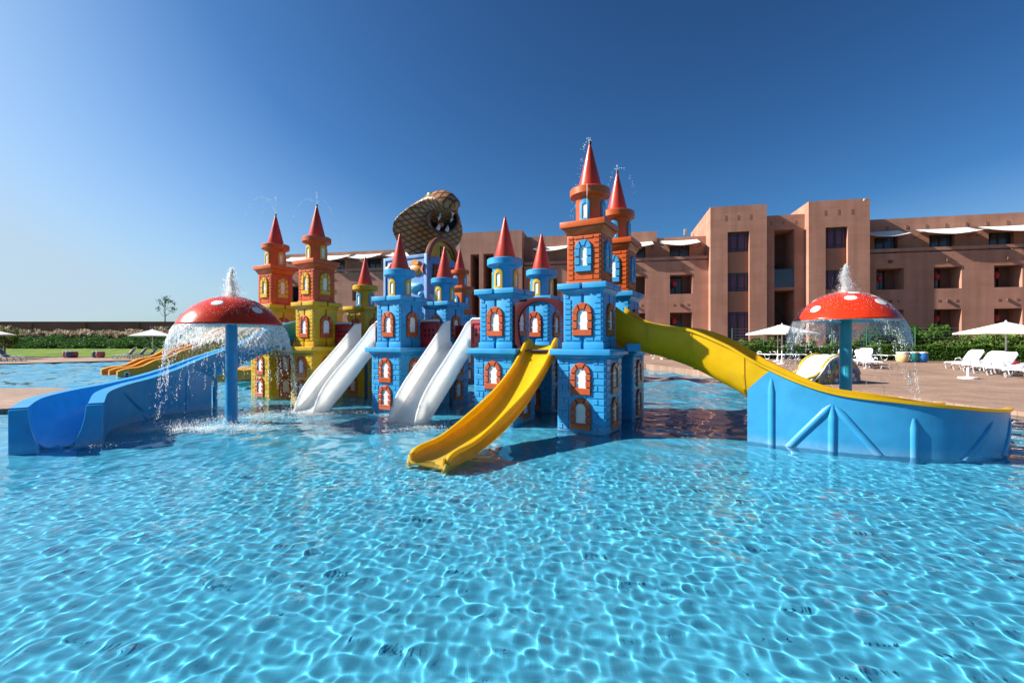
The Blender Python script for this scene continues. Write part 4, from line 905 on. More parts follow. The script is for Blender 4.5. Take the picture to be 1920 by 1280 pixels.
def bulk(name, x0, x1, y0, y1, z0, z1, mat=None): return MB().box(x0, x1, y0, y1, z0, z1).build(name, mat or EARTH, hotel)
def glazing(x0, x1, y, z0, z1, cols=4, rows=2, parent=None, curtain=True):
    """steel window: frame, bars and panes"""
    f = MB(); b = .07
    f.box(x0, x1, y - .03, y + .03, z0, z0 + b); f.box(x0, x1, y - .03, y + .03, z1 - b, z1); f.box(x0, x0 + b, y - .03, y + .03, z0 + b, z1 - b); f.box(x1 - b, x1, y - .03, y + .03, z0 + b, z1 - b)
    xm = (x0 + x1) / 2; f.box(xm - .07, xm + .07, y - .029, y + .029, z0 + b, z1 - b)
    for s in (-1, 1):
        xx = xm + s * ((x1 - x0) / 2 - .28); f.box(xx - .02, xx + .02, y - .027, y + .027, z0 + b, z1 - b)
    for zz in (z0 + .28, z1 - .28): f.box(x0 + b, x1 - b, y - .028, y + .026, zz - .02, zz + .02)
    w = f.build('window', WFRAME, hotel)
    for a, c in ((x0 + b, xm - .07), (xm + .07, x1 - b)):
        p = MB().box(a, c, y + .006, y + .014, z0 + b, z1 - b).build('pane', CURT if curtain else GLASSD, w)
    return w
# ---- right wing and left wing main walls (lower two floors), set-back third floor
LAN = {(-5.29, 6.12): 'beside the right stair block, upper floor', (-1.08, 6.12): 'second from the right stair block, upper floor', (3.12, 6.12): 'at the right picture edge, upper floor', (-1.08, .45): 'second from the right stair block, ground floor', (3.12, .45): 'at the right picture edge, ground floor', (-22.13, 6.12): 'left of the left stair block, upper floor', (-22.13, .45): 'left of the left stair block, ground floor'}
def wing(x0, x1, ops, third, roofz, aw, right_end=None):
    holes = []
    for a, b in ops: holes += [(a, b, HZ + 6.12, HZ + 7.92), (a, b, HZ + .45, HZ + 4.40)]
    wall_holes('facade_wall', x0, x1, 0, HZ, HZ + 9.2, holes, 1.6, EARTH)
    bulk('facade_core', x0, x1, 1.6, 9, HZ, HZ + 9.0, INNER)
    bulk('terrace_rail', x0, x1, -.03, .16, HZ + 9.33, HZ + 9.60, EARTH)
    for a, b in ops:
        for z0, z1 in ((6.12, 7.92), (.45, 4.40)):
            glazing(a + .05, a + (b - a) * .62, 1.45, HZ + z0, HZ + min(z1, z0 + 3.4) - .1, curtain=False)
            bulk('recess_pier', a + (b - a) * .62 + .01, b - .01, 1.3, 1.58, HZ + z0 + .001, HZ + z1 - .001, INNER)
            cx = a + (b - a) * .22
            if (round(a, 2), z0) not in LAN: continue
            lan = thing('red_lantern', 'red lantern in the hotel balcony ' + LAN[(round(a, 2), z0)], 'lantern', (0, 0, 0), 0, 'red lanterns in the balconies')
            M = hotel.matrix_basis; lan.location = Matrix.LocRotScale(hotel.location, hotel.rotation_euler, None) @ Vector((cx, .45, HZ + z1 - .75))
            MB().lathe([(0, -.3), (.10, -.3), (.2, -.16), (.23, 0), (.2, .16), (.10, .3), (0, .3)], 14).build('shade', LANT, lan, True, angle=80); MB().tube([(0, 0, .3), (0, 0, .74)], .012, 5).build('cord', BLACK, lan)
        bulk('wall_lamp', (a + b) / 2 - .12, (a + b) / 2 + .12, -.16, -.001, HZ + 8.35, HZ + 8.62, INNER)
        bulk('wall_lamp', (a + b) / 2 - .10, (a + b) / 2 + .10, -.12, -.001, HZ + 5.0, HZ + 5.2, INNER)
        for q in (-.62, .62): bulk('vent', (a + b) / 2 + q - .09, (a + b) / 2 + q + .09, -.02, -.001, HZ + 5.02, HZ + 5.2, VENTM)
    wall_holes('upper_wall', x0, x1, 1.1, HZ + 9.0, roofz, [(a, b, HZ + 9.15, HZ + 10.85) for a, b in third], .45, EARTH)
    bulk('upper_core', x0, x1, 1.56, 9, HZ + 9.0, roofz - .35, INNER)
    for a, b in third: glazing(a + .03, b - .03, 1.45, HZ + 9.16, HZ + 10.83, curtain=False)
    k = x0 + .8
    while k < x1: bulk('vent', k - .08, k + .08, 1.07, 1.099, roofz - .95, roofz - .62, VENTM); k += 1.45
    for a, b in aw:
        n = 8; V = []; 
        for j, (yy, zz) in enumerate(((1.05, 11.36), (.25, 11.0), (-.55, 10.72))):
            for i in range(n + 1):
                u = i / n; sag = .16 * math.sin(math.pi * u) * (1 if j else .3); inn = .25 * (j == 2) * (0 if i not in (0, n) else 1); V.append((a + (b - a) * u, yy, HZ + zz - sag + .06 * (j == 2) * (2 * abs(u - .5))))
        sf = [(j * (n + 1) + i, j * (n + 1) + i + 1, (j + 1) * (n + 1) + i + 1, (j + 1) * (n + 1) + i) for j in range(2) for i in range(n)]
        m = MB().add(V, sf); V2 = [(x, y, z - .03) for x, y, z in V]; m.add(V2, [f[::-1] for f in sf])
        # hem closes the edge
        m.add(V[-(n + 1):] + V2[-(n + 1):], [(i, i + 1, n + 2 + i, n + 1 + i) for i in range(n)])
        aw_ = m.build('awning', SAIL, hotel, True)
        for xx in (a + .02, b - .02): MB().tube([(xx, 1.09, HZ + 10.6), (xx, -.55, HZ + 10.76), (xx, 1.09, HZ + 11.36)], .025, 6).build('awning_arm', WFRAME, aw_)
wing(-6.16, 22, [(-5.29, -3.24), (-1.08, .88), (3.12, 5.03), (7.2, 9.1), (11.3, 13.2)], [(-4.9, -3.1), (-.77, 1.08), (3.49, 5.26), (7.7, 9.5)], HZ + 12.4, [(-6.1, -3.0), (-1.9, 2.0), (2.6, 6.7), (7.3, 11.4)])
wing(-36, -18.75, [(-22.13, -20.16), (-26.2, -24.34), (-30.4, -28.5), (-34.6, -32.7)], [(-22.03, -20.23), (-26.2, -24.26), (-30.4, -28.6), (-34.4, -32.6)], HZ + 11.65, [(-22.9, -19.5), (-26.9, -23.6), (-31, -27.7), (-35, -31.7)])
bulk('roof_block', -36.2, -31.8, .9, 9, HZ + 9.0, HZ + 12.3); bulk('roof_block', -26.2, -23.2, 1.0, 9, HZ + 11.3, HZ + 12.3)
wing(-66, -42.5, [(-46.6, -44.8), (-50.5, -48.7), (-55.0, -53.2), (-59.2, -57.4), (-63.4, -61.6)], [(-46, -44.3), (-49.9, -48.2), (-53.9, -52.2), (-58.3, -56.6), (-62.6, -60.9)], HZ + 11.7, [(-46.9, -43.8), (-50.9, -47.6), (-55.2, -51.9), (-58.9, -55.7), (-63.5, -60.3)])
# far stair block between the wings
wall_holes('stair_wall', -42.5, -36.2, -.6, HZ, HZ + 12.7, [(-41.4, -40.5, HZ + .4, HZ + 10.5), (-40.05, -39.0, HZ + .4, HZ + 10.5)], 3.0, EARTH); bulk('stair_core', -42.49, -36.21, 2.4, 9, HZ, HZ + 12.3, INNER)
MB().box(-42.6, -42.5, -.6, 2.6, HZ, HZ + 12.7).box(-36.2, -36.1, -.6, 2.6, HZ, HZ + 12.7).build('stair_side_wall', EARTH, hotel)
# ---- two tall blocks with window strips
for x0, x1, w0, w1 in ((-18.75, -14.1, -17.31, -15.51), (-10.8, -6.16, -9.49, -7.8)):
    y = -.8; wall_holes('block_wall', x0, x1, y, HZ, HZ + 13.8, [(w0, w1, HZ + .5, HZ + 11.49)], .42, EARTH)
    MB().add([(x0, y, HZ), (x0, 9.4, HZ), (x0, 9.4, HZ + 13.8), (x0, y, HZ + 13.8)], [(0, 1, 2, 3)]).add([(x1, y, HZ), (x1, 9.4, HZ), (x1, 9.4, HZ + 13.8), (x1, y, HZ + 13.8)], [(0, 1, 2, 3)]).add([(x0, y + .3, HZ + 13.5), (x1, y + .3, HZ + 13.5), (x1, 9.4, HZ + 13.5), (x0, 9.4, HZ + 13.5)], [(0, 1, 2, 3)]).build('block_side_wall', EARTH, hotel)
    prev = HZ + .5
    for z0, z1 in ((1.3, 4.34), (6.2, 7.84), (9.74, 11.48)):
        if z0 > 4: bulk('spandrel', w0 + .002, w1 - .002, y + .32, y + .42, prev + .002, HZ + z0 - .002, SMOOTHW)
        glazing(w0 + .02, w1 - .02, y + .36, HZ + z0, HZ + z1); prev = HZ + z1
    bulk('spandrel', w0 + .002, w1 - .002, y + .32, y + .42, HZ + .3, HZ + 1.298, SMOOTHW)
    bulk('block_back', w0 - .2, w1 + .2, y + .425, y + .6, HZ, HZ + 11.7, INNER)
    for k in range(3): xx = x0 + (x1 - x0) * (.28 + .22 * k); bulk('vent', xx - .09, xx + .09, y - .01, y + .05, HZ + 12.5, HZ + 12.95, VENTM)
# ---- stair recess between the blocks
wall_holes('stair_wall', -14.1, -10.8, 0, HZ, HZ + 12.95, [(-13.24, -11.62, HZ + .3, HZ + 11.65)], 2.4, EARTH)
bulk('stair_core', -14.08, -10.82, 2.4, 8, HZ, HZ + 12.5, INNER)
for k in range(3): bulk('vent', -13.5 + 1.0 * k - .09, -13.5 + 1.0 * k + .09, -.01, .05, HZ + 12.1, HZ + 12.4, VENTM)
bulk('landing', -13.238, -11.622, .02, 2.38, HZ + 6.25, HZ + 6.52, SMOOTHW); bulk('landing', -13.238, -11.622, .02, 2.38, HZ + 2.7, HZ + 2.95, SMOOTHW)
bulk('balustrade', -13.236, -11.624, .05, .10, HZ + 6.523, HZ + 8.15, GLASSD)
for z in (3.2, 7.0): MB().tube([(-12.9, 1.6, HZ + z + 2.0), (-11.8, 1.6, HZ + z + .3)], .05, 6).build('stair_rail', WFRAME, hotel)
for x, y, s in ((-12.6, 3.0, .5), (-19.6, 7.5, .3), (-7.2, -2.3, .2)):
    MB().box(x - s / 2, x + s / 2, y, y + s, HZ + 12.5 if x > -15 and x < -12 else HZ + 13.2, HZ + 13.4 if x > -15 and x < -12 else HZ + 13.9 if s < .4 and x < -15 else HZ + 13.38).build('roof_unit', METAL, hotel, bevel=.02)

# ================================================================== LOUNGERS AND PARASOLS
def make_lounger(fabric, back_ang):
    t = thing('sun_lounger', '', 'sun lounger')
    r = .035; W = .33
    for s in (-1, 1):
        MB().tube([(-1.0, s * W, .30), (-.92, s * W, .34), (.2, s * W, .36), (.85, s * W, .34), (.95, s * W, .26)], r, 8).build('side_rail', WPLAS, t, True)
        MB().tube([(-.80, s * W, .33), (-.95, s * W, .16), (-.86, s * W, .02), (-.55, s * W, .02), (-.42, s * W, .34)], r * .9, 8).build('leg', WPLAS, t, True)
        MB().tube([(.30, s * W, .34), (.42, s * W, .03), (.72, s * W, .03), (.80, s * W, .34)], r * .9, 8).build('leg', WPLAS, t, True)
        MB().tube([(-.25, s * (W + .05), .34), (-.18, s * (W + .05), .52), (.10, s * (W + .05), .56), (.32, s * (W + .05), .40)], r * .8, 8).build('armrest', WPLAS, t, True)
    MB().loops([[(x, -W, z), (x, W, z), (x, W, z + .025), (x, -W, z + .025)] for x, z in ((-.98, .32), (-.5, .345), (.2, .36))]).build('seat', fabric, t)
    ca, sa = math.cos(back_ang), math.sin(back_ang)
    bk = MB().loops([[(.2 + ca * q, -W + .02, .365 + sa * q), (.2 + ca * q, W - .02, .365 + sa * q), (.2 + ca * q - .02, W - .02, .39 + sa * q), (.2 + ca * q - .02, -W + .02, .39 + sa * q)] for q in (0, .4, .78)]).build('backrest', fabric, t)
    pts = [(.2, -W, .37), (.2 + ca * .72, -W, .37 + sa * .72), (.2 + ca * .82, -W + .08, .37 + sa * .82), (.2 + ca * .82, W - .08, .37 + sa * .82), (.2 + ca * .72, W, .37 + sa * .72), (.2, W, .37)]
    MB().tube(pts, .035, 8).build('back_frame', WPLAS, bk, True)
    return t
def make_parasol():
    t = thing('parasol', '', 'parasol')
    MB().tube([(0, 0, .05), (0, 0, 2.55)], .035, 12).build('pole', WPLAS, t, True)
    MB().lathe([(0, .0), (.30, 0), (.30, .06), (.08, .09), (.05, .35), (0, .35)], 24).build('base', WPLAS, t, True)
    n = 8; V = [(0, 0, 2.62)]; c8 = [(1.5 * q[0], 1.5 * q[1], 2.02 if i % 2 == 0 else 2.06) for i, q in enumerate(((1, 1), (0, 1), (-1, 1), (-1, 0), (-1, -1), (0, -1), (1, -1), (1, 0)))]
    mid = [(x * .5, y * .5, 2.62 - .5 * (2.62 - z) - .035 + (.02 if i % 2 == 0 else 0)) for i, (x, y, z) in enumerate(c8)]
    V += mid + c8 + [(x, y, z - .12) for x, y, z in c8]
    F = [(0, 1 + i, 1 + (i + 1) % 8) for i in range(8)] + [(1 + i, 9 + i, 9 + (i + 1) % 8, 1 + (i + 1) % 8) for i in range(8)]
    cn = MB().add(V, F).build('canopy', CANV, t); MB().add(c8 + [(x, y, z - .07) for x, y, z in c8], [(i, (i + 1) % 8, 8 + (i + 1) % 8, 8 + i) for i in range(8)]).build('valance', CANV, cn)
    for i in range(8): MB().tube([(0, 0, 2.56), (c8[i][0] * .97, c8[i][1] * .97, c8[i][2] - .03)], .012, 5).build('rib', WPLAS, t)
    MB().lathe([(0, 2.60), (.05, 2.60), (.04, 2.68), (0, 2.70)], 10).build('finial', WPLAS, t)
    return t
def place(proto, used, x, y, rz, label, group, s=1.0):
    o = proto if not used else copy_tree(proto); used.append(1); o.location = (x, y, gz(x, y)); o.rotation_euler = (0, 0, rz); o.scale = (s, s, s); o['label'] = label; o['group'] = group; return o
lw, lg, lf = make_lounger(WPLAS, R(46)), make_lounger(GREYF, R(52)), make_lounger(WPLAS, R(5)); uw, ug, uf = [], [], []
gA = 'white loungers on the right terrace'; gB = 'grey loungers on the far terrace'
for i, (x, y, a, lab) in enumerate((
    (18.95, 34.2, 100, 'white lounger in the row of three by the hedge, leftmost'), (19.95, 34.1, 100, 'white lounger in the row of three by the hedge, middle one'), (20.95, 34.0, 100, 'white lounger in the row of three by the hedge, rightmost'),
    (19.6, 27.0, 40, 'white lounger at the foot of the double parasol, nearer the water'), (20.5, 26.6, 40, 'white lounger just behind the mosaic slide, left one'), (22.2, 33.4, 95, 'white lounger by the hedge seen through the falling water, leftmost'),
    (23.4, 33.2, 95, 'white lounger by the hedge seen through the falling water, second'), (24.8, 32.4, 95, 'white lounger by the hedge seen through the falling water, third'), (26.0, 32.2, 95, 'white lounger by the hedge seen through the falling water, fourth'), (19.2, 24.6, 70, 'white lounger right of the teal mushroom pole with raised back'),
    (23.16 + .9, 24.1, 12, 'white lounger left of the right parasol, farthest of the row'), (22.6 + .9, 23.1, 12, 'white lounger of the right row, second farthest'), (22.12 + .9, 22.1, 12, 'white lounger of the right row under the parasol pole'), (21.6 + .9, 21.1, 12, 'white lounger of the right row, third from the front'), (21.18 + .9, 20.1, 12, 'white lounger of the right row, second from the front'), (20.89 + .9, 19.1, 12, 'white lounger of the right row, nearest and cut by the picture edge'),
    (11.0, 33.6, 100, 'white lounger under the yellow slide, leftmost'), (12.2, 33.4, 100, 'white lounger under the yellow slide, second'), (13.4, 33.2, 100, 'white lounger under the yellow slide, third'))):
    (place(lf, uf, x, y, R(a), lab, gA) if i in (11, 14, 17) else place(lw, uw, x, y, R(a), lab, gA))
for x, y, a, lab in ((-34.85, 42.4, 20, 'grey lounger by the far parasol, right one of three'), (-35.55 - .2, 42.2, 20, 'grey lounger by the far parasol, middle one'), (-34.05, 42.6, 20, 'grey lounger by the far parasol, nearest the pole'), (-40.85, 37.0, 200, 'grey lounger at the left picture edge'), (-41.41, 36.5, 200, 'grey lounger cut by the left picture edge')):
    place(lg, ug, x, y, R(a), lab, gB)
pp = make_parasol(); up = []
place(pp, up, 16.49, 27.8, R(20), 'cream parasol on the right terrace, front one of a pair', 'cream parasols', .92)
place(pp, up, 17.63, 30.2, R(25), 'cream parasol on the right terrace, rear one of a pair', 'cream parasols', .90)
place(pp, up, 24.53, 22.6, R(15), 'cream parasol over the loungers at the right edge', 'cream parasols', .93)
place(pp, up, -33.96, 43.0, R(30), 'cream parasol by the grey loungers on the far terrace', 'cream parasols', 1.05)
q = place(pp, up, -47.66, 41, R(30), 'grey shaded parasol cut by the left picture edge', 'cream parasols', 1.1)
t = thing('parasol_stand', 'empty white parasol stand in front of the right loungers', 'stand', (18.74, 18.7, gz(20, 18.7)))
MB().lathe([(0, .0), (.32, 0), (.32, .06), (.08, .09), (0, .09)], 24).build('foot', WPLAS, t, True); MB().tube([(0, 0, .05), (0, 0, .45)], .05, 10).build('tube', WPLAS, t, True)

# ---- painted pots
def pot(x, y, c, label):
    t = thing('barrel_pot', label, 'pot', (x, y, gz(x, y)), 0, 'painted barrel pots'); m_ = plastic('pot ' + label[:14], c)
    MB().lathe([(0, 0), (.26, 0), (.34, .12), (.37, .32), (.34, .52), (.30, .62), (0, .62)], 24).build('barrel', m_, t, True); MB().lathe([(.31, .57), (.345, .58), (.35, .66), (.29, .67), (.27, .6)], 24).build('rim', MUSHW, t, True)
for x, d, c, lab in ((25.39, 29.6, (.62, .45, .22), 'sand coloured barrel pot by the hedge'), (25.93, 29.5, (.02, .22, .20), 'green barrel pot by the hedge'), (26.43, 29.4, (.02, .18, .50), 'blue barrel pot by the hedge')): pot(x, d, c, lab)
for x, d, c, lab in ((-43.98, 45, (.40, .16, .10), 'orange barrel pot on the far lawn edge'), (-43.3, 44.6, (.08, .08, .16), 'navy barrel pot on the far lawn edge'), (-43.16, 44.8, (.36, .07, .08), 'red barrel pot on the far lawn edge'), (-41.08, 45, (.03, .12, .12), 'dark teal barrel pot on the far lawn edge'), (-40.51, 44.8, (.40, .12, .12), 'pale red barrel pot on the far lawn edge')): pot(x, d, c, lab)

# ================================================================== MOSAIC SLIDE
def mosaic():
    x, y = 12.07, 17.4; t = thing('mosaic_slide', 'small rounded slide with colourful mosaic side and yellow edges', 'slide', (x, y, gz(x, y)), R(18))
    white = plastic('mosaic white', (.72, .73, .76)); yel = plastic('mosaic yellow', (.72, .48, .02)); base = pm('mosaic grout', (.28, .28, .28), .7)
    # half-disc side walls with a tongue towards the left
    prof = [(1.05 * math.cos(math.pi * i / 22), 1.02 * math.sin(math.pi * i / 22)) for i in range(23)]
    for y0, nm in ((-.5, 'side_wall'), (.42, 'side_wall')):
        sw = MB().prism(prof, y0, y0 + .08).build(nm, base, t)
        MB().tube([(a * 1.0, y0 + .04, b * 1.0 + .02) for a, b in prof[2:]], .042, 8).build('edge', yel, sw, True)
        if y0 < 0:
            cols = [plastic('mosaic tile %d' % i, c) for i, c in enumerate(((.45, .04, .03), (.02, .10, .40), (.02, .30, .10), (.65, .66, .68), (.05, .35, .55), (.10, .12, .18), (.55, .30, .05)))]
            rs = random.Random(4); k = 0
            for j in range(6):
                for i in range(11):
                    cx = -.98 + i * .19 + (.095 if j % 2 else 0); cz = .10 + j * .165
                    if math.hypot(cx / 1.0, cz / .97) > .90: continue
                    n = rs.choice((5, 6)); a0 = rs.random(); pl = [(cx + .105 * rs.uniform(.8, 1.05) * math.cos(a0 + 2 * math.pi * q / n), cz + .098 * rs.uniform(.8, 1.05) * math.sin(a0 + 2 * math.pi * q / n)) for q in range(n)]
                    MB().prism(pl, -.514 - .004 * ((i + j) % 3), -.499, .006).build('mosaic_tile', cols[rs.randrange(len(cols))], sw)
    ch = [(1.05 * math.cos(a), 1.02 * math.sin(a)) for a in np.linspace(R(20), R(150), 14)] + [(-1.15, .28), (-1.45, .10), (-1.75, .06)]
    MB().loops([[(a, -.55, b - .05), (a, .42, b - .05), (a, .42, b + .01), (a, -.55, b + .01)] for a, b in ch]).build('chute', white, t, True, angle=70)
    for s in (-1, 1): MB().tube([(-1.0, s * .47, .42), (-1.3, s * .47, .26), (-1.6, s * .47, .2), (-1.8, s * .47, .06)], [.05, .05, .06, .04], 10).build('tongue_edge', yel, t, True)
mosaic()
t = thing('red_ball', 'red round cushion half hidden behind the right loungers', 'cushion', (26.76, 24.5, gz(24, 24.5))); MB().lathe([(0, 0), (.28, .02), (.42, .16), (.40, .3), (.2, .42), (0, .45)], 20).build('cushion', pm('cushion red', (.45, .015, .03), .7), t, True)

# ================================================================== PLANTING
def leaves(n, fn, size, seed, up=.3, aspect=.55):
    """n bent leaf blades; fn(rng) -> position"""
    rg = np.random.default_rng(seed); P = np.array([fn(rg) for _ in range(n)]); N = rg.normal(size=(n, 3)); N[:, 2] += up; N /= np.linalg.norm(N, axis=1)[:, None]
    T = np.cross(N, rg.normal(size=(n, 3))); T /= np.linalg.norm(T, axis=1)[:, None]; Bn = np.cross(N, T); s = (size * rg.uniform(.6, 1.35, n))[:, None]
    V = np.stack([P - T * s, P + Bn * s * aspect - N * s * .12, P + T * s, P - Bn * s * aspect - N * s * .12], 1).reshape(-1, 3); F = np.arange(4 * n).reshape(-1, 4)
    return V, F
def leafob(name, VF, mat, parent=None): return ob(name, rawmesh(name, VF[0], VF[1], mat), parent)
def hedge(x0, y0, x1, y1, w, h, n, label, seed):
    z = gz(x0, y0); t = thing('hedge', label, 'hedge', ((x0 + x1) / 2, (y0 + y1) / 2, z), math.atan2(y1 - y0, x1 - x0)); L = math.hypot(x1 - x0, y1 - y0)
    MB().box(-L / 2, L / 2, -w / 2 + .14, w / 2 - .14, -.2, h - .16).build('inner_branches', SOIL, t)
    def fn(r):
        x = r.uniform(-L / 2, L / 2); bmp = .07 * math.sin(x * 2.3) + .05 * math.sin(x * 5.1 + 1)
        if r.random() < .62: return (x, -w / 2 + abs(r.normal(0, .09)), r.uniform(0, h + bmp))
        return (x, r.uniform(-w / 2, w / 2), h + bmp - abs(r.normal(0, .07)))
    leafob('foliage', leaves(n, fn, .075, seed), LEAFH, t)
hedge(15.61, 36, 25.9, 32.5, 1.1, .95, 15000, 'clipped green hedge behind the white loungers, left length', 1)
hedge(25.93, 32.3, 46, 25.8, 1.2, 1.0, 26000, 'clipped green hedge at the right in front of the hotel', 2)
def shrub(x, y, rx, h, label, seed, mat, n=900, size=.10):
    t = thing('shrub', label, 'shrub', (x, y, gz(x, y)), 0, 'shrubs in front of the hotel'); rs = random.Random(seed)
    cl = [(rs.gauss(0, rx * .45), rs.gauss(0, rx * .4), h * rs.uniform(.35, .85), rs.uniform(.25, .45) * min(rx, h)) for _ in range(9)]
    def fn(r):
        c = cl[int(r.integers(len(cl)))]; v = r.normal(size=3); v /= np.linalg.norm(v); return (c[0] + v[0] * c[3], c[1] + v[1] * c[3], max(.05, c[2] + v[2] * c[3]))
    leafob('foliage', leaves(n, fn, size, seed), mat, t)
    m = MB()
    for c in cl[:5]: m.tube([(0, 0, 0), (c[0] * .4, c[1] * .4, c[2] * .5), (c[0], c[1], c[2])], [.03, .02, .01], 5)
    m.build('stem', BARK, t)
shr = [(18.73, 37, 0.7, 1.4), (20.04, 37.5, 0.6, 1.7), (21.45, 37.5, 0.8, 1.5), (22.46, 37, 0.6, 1.3), (24.15, 36.8, 0.7, 1.5), (25.67, 36.5, 0.7, 1.4), (27.0, 36, 0.8, 1.6), (28.06, 36, 0.7, 1.8), (29.0, 35.6, 1.2, 2.6), (30.28, 35.4, 1.3, 2.8), (31.2, 34.8, 1.3, 2.7), (32.24, 34.6, 1.2, 2.5), (32.09, 33.6, 0.9, 1.5), (33.08, 33.6, 1.1, 1.7), (34.16, 33.5, 1.1, 1.7), (34.81, 33, 1.2, 1.8), (35.97, 33, 1.2, 1.9), (36.49, 32.6, 1.2, 2.0)]
words = ('leftmost', 'second from the left', 'third from the left', 'fourth from the left', 'fifth from the left', 'sixth from the left', 'left of the falling water', 'behind the falling water', 'tall dark one behind the falling water', 'tall dark one beside the leaning red stake', 'tall dark one right of the leaning red stake', 'tall dark one left of the green fence post', 'low one behind the pots', 'low one right of the pots', 'low one left of the parasol pole', 'low one behind the parasol pole', 'second from the right edge', 'at the right picture edge')
for i, (x, d, r_, h) in enumerate(shr): shrub(x, d, r_, h, 'leafy shrub behind the hedge, ' + words[i], i + 3, LEAFH if h > 2.2 else LEAFS, 1500 if h > 2.2 else 1000, .12)
def fence(pts0, label):
    gp = pm('fence green', (.01, .16, .06), .5); ox, oy = pts0[0]; t = thing('wire_fence', label, 'fence', (ox, oy, .4)); pts = []
    for px_, py_ in pts0:
        x, y = px_ - ox, py_ - oy; MB().tube([(x, y, -.2), (x, y, 2.35)], .035, 8).build('post', gp, t); pts.append((x, y))
    wm = MB()
    for k in range(10):
        for i in range(len(pts) - 1): wm.tube([(*pts[i], .2 + k * .23), (*pts[i + 1], .2 + k * .23)], .004, 3, False)
    wm.build('wire', METAL, t)
fence([(17.42, 36.0), (19.61, 35.45), (22.09, 34.9), (24.15, 34.35), (26.34, 33.8), (29.46, 33.25), (34.07, 32.7), (38.81, 32.15)], 'thin green wire fence with green posts in front of the hotel')
tag(MB().tube([(29.43, 33.8, 2.9), (29.41, 33.2, .9)], .05, 8).build('leaning_stake', pm('stake red', (.30, .05, .03), .7), None), 'leaning red stake in the shrubs by the hotel', 'stake')

# ---- left bank: lawn, ground cover, plume grass, wall, trees
o = MB().add([(-90, 46.5, .14), (-9, 46.5, .14), (-9, 52, .98), (-90, 52, .98)], [(0, 1, 2, 3)]).build('lawn', LAWN); o['kind'] = 'structure'
nx, ny = 60, 10; V = []
for j in range(ny + 1):
    for i in range(nx + 1): x = -95 + i * 90 / nx; k = j / ny; V.append((x, 51.6 + 14 * k, .94 + 1.6 * (1 - (1 - k) ** 2) + .12 * math.sin(x * .7 + j)))
o = MB().add(V, [(j * (nx + 1) + i, j * (nx + 1) + i + 1, (j + 1) * (nx + 1) + i + 1, (j + 1) * (nx + 1) + i) for j in range(ny) for i in range(nx)]).build('bank', SOIL, None, True); o['kind'] = 'structure'
bz = lambda y: .94 + 1.6 * (1 - (1 - min(1, max(0, (y - 51.6) / 14))) ** 2)
def fnb(r): x = r.uniform(-85, -12); y = 51.4 + 6.5 * r.random(); return (x, y, bz(y) + .35 * r.random() + .15 * math.sin(x * 1.3 + y))
o = leafob('ground_cover', leaves(42000, fnb, .16, 21), LEAFD); tag(o, 'dark green ground cover on the far bank', 'ground cover', kind='stuff')
rg = np.random.default_rng(9); V, F = [], []
for c in range(300):
    cx = rg.uniform(-82, -14); cy2 = rg.uniform(57.2, 61); h = rg.uniform(.6, 1.05) * (1.5 if rg.random() < .06 else 1)
    if rg.random() < .25 * (1 + math.sin(cx * .6)): continue
    for b in range(34):
        a = rg.uniform(0, 6.28); lean = rg.uniform(.15, .75); p = np.array([cx + rg.normal(0, .18), cy2 + rg.normal(0, .18), bz(cy2)]); d = np.array([math.cos(a), math.sin(a), 0]); hh = h * rg.uniform(.6, 1.1); w = rg.uniform(.02, .05); n0 = len(V); sd_ = np.array([-d[1], d[0], 0]) * w
        tip = p + d * lean * hh + np.array([0, 0, hh]); md = p + d * lean * hh * .35 + np.array([0, 0, hh * .7]); V += [p - sd_, p + sd_, md + sd_ * 1.3, md - sd_ * 1.3, tip + sd_ * 1.6, tip - sd_ * 1.6]; F += [(n0, n0 + 1, n0 + 2, n0 + 3), (n0 + 3, n0 + 2, n0 + 4, n0 + 5)]
o = ob('plume_grass', rawmesh('plume_grass', V, F, GRASSP)); tag(o, 'pale beige plume grasses along the top of the far bank', 'grass', kind='stuff')
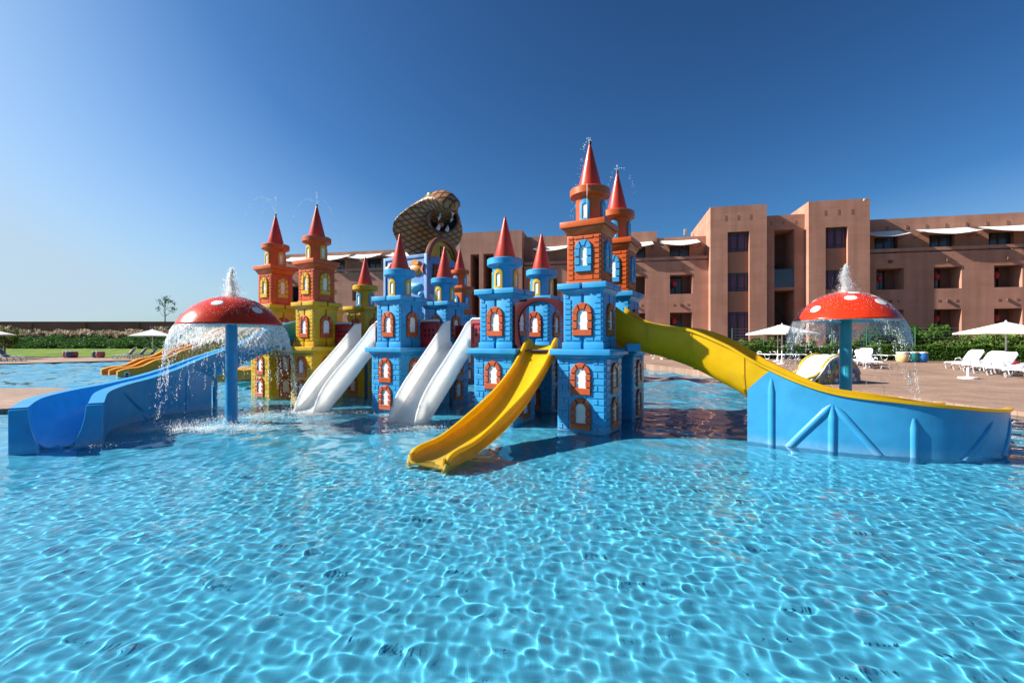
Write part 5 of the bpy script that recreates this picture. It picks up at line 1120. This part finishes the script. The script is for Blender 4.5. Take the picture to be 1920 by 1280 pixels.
t = thing('perimeter_wall', 'long dark brown boundary wall behind the far bank', 'wall', (-60, 68, 1.5))
MB().box(-70, 46, -.2, .2, -2, 3.05).build('wall', WALLP, t); MB().box(-70, 46, -.28, .28, 3.052, 3.16).build('coping', WALLP, t)
for i in range(14): MB().box(-68 + i * 8, -67.4 + i * 8, -.36, -.201, -2, 3.0).build('pier', WALLP, t)
t = thing('wire_fence', 'dark wire fence with slanted struts in front of the boundary wall', 'fence', (-40, 65.5, 2.2))
for i in range(10):
    x = -12 + i * 3.2; MB().tube([(x, 0, -.4), (x, 0, 1.7)], .05, 6).build('post', METAL, t)
    if i % 2: MB().tube([(x, 0, 1.5), (x - 1.6, -.1, -.3)], .04, 6).build('strut', METAL, t)
m = MB()
for k in range(5): m.tube([(-12, 0, .1 + k * .38), (17, 0, .1 + k * .38)], .012, 3, False)
m.build('wire', METAL, t)
def tree(x, y, z, h, rx, label, seed, n, size, mat, clumps):
    t = thing('tree', label, 'tree', (x, y, z)); rs = random.Random(seed); m = MB(); m.tube([(0, 0, -.5), (.05, 0, h * .4), (-.05, .05, h * .75), (0, 0, h * .95)], [.09, .07, .045, .015], 8); cl = []
    for i in range(clumps):
        z0 = h * rs.uniform(.35, .85); a = rs.uniform(0, 6.28); r_ = rx * rs.uniform(.4, 1); e = (r_ * math.cos(a), r_ * math.sin(a), z0 + h * rs.uniform(.1, .25)); m.tube([(0, 0, z0 * .9), (e[0] * .5, e[1] * .5, z0 + .1), e], [.035, .022, .008], 5); cl.append(e)
    cl.append((0, 0, h)); m.build('trunk', BARK, t)
    def fn(r): c = cl[int(r.integers(len(cl)))]; q = r.normal(0, rx * .16, 3); return (c[0] + q[0], c[1] + q[1], c[2] + q[2])
    leafob('crown', leaves(n, fn, size, seed), mat, t)
tree(-53.4, 70, 3.4, 5.0, 1.3, 'thin young tree with sparse leaves above the boundary wall', 3, 420, .11, LEAFD, 9)
tree(-50.76, 45.5, .1, 2.6, 1.0, 'small round yellowish tree at the left picture edge', 4, 2600, .09, LEAFY, 16)
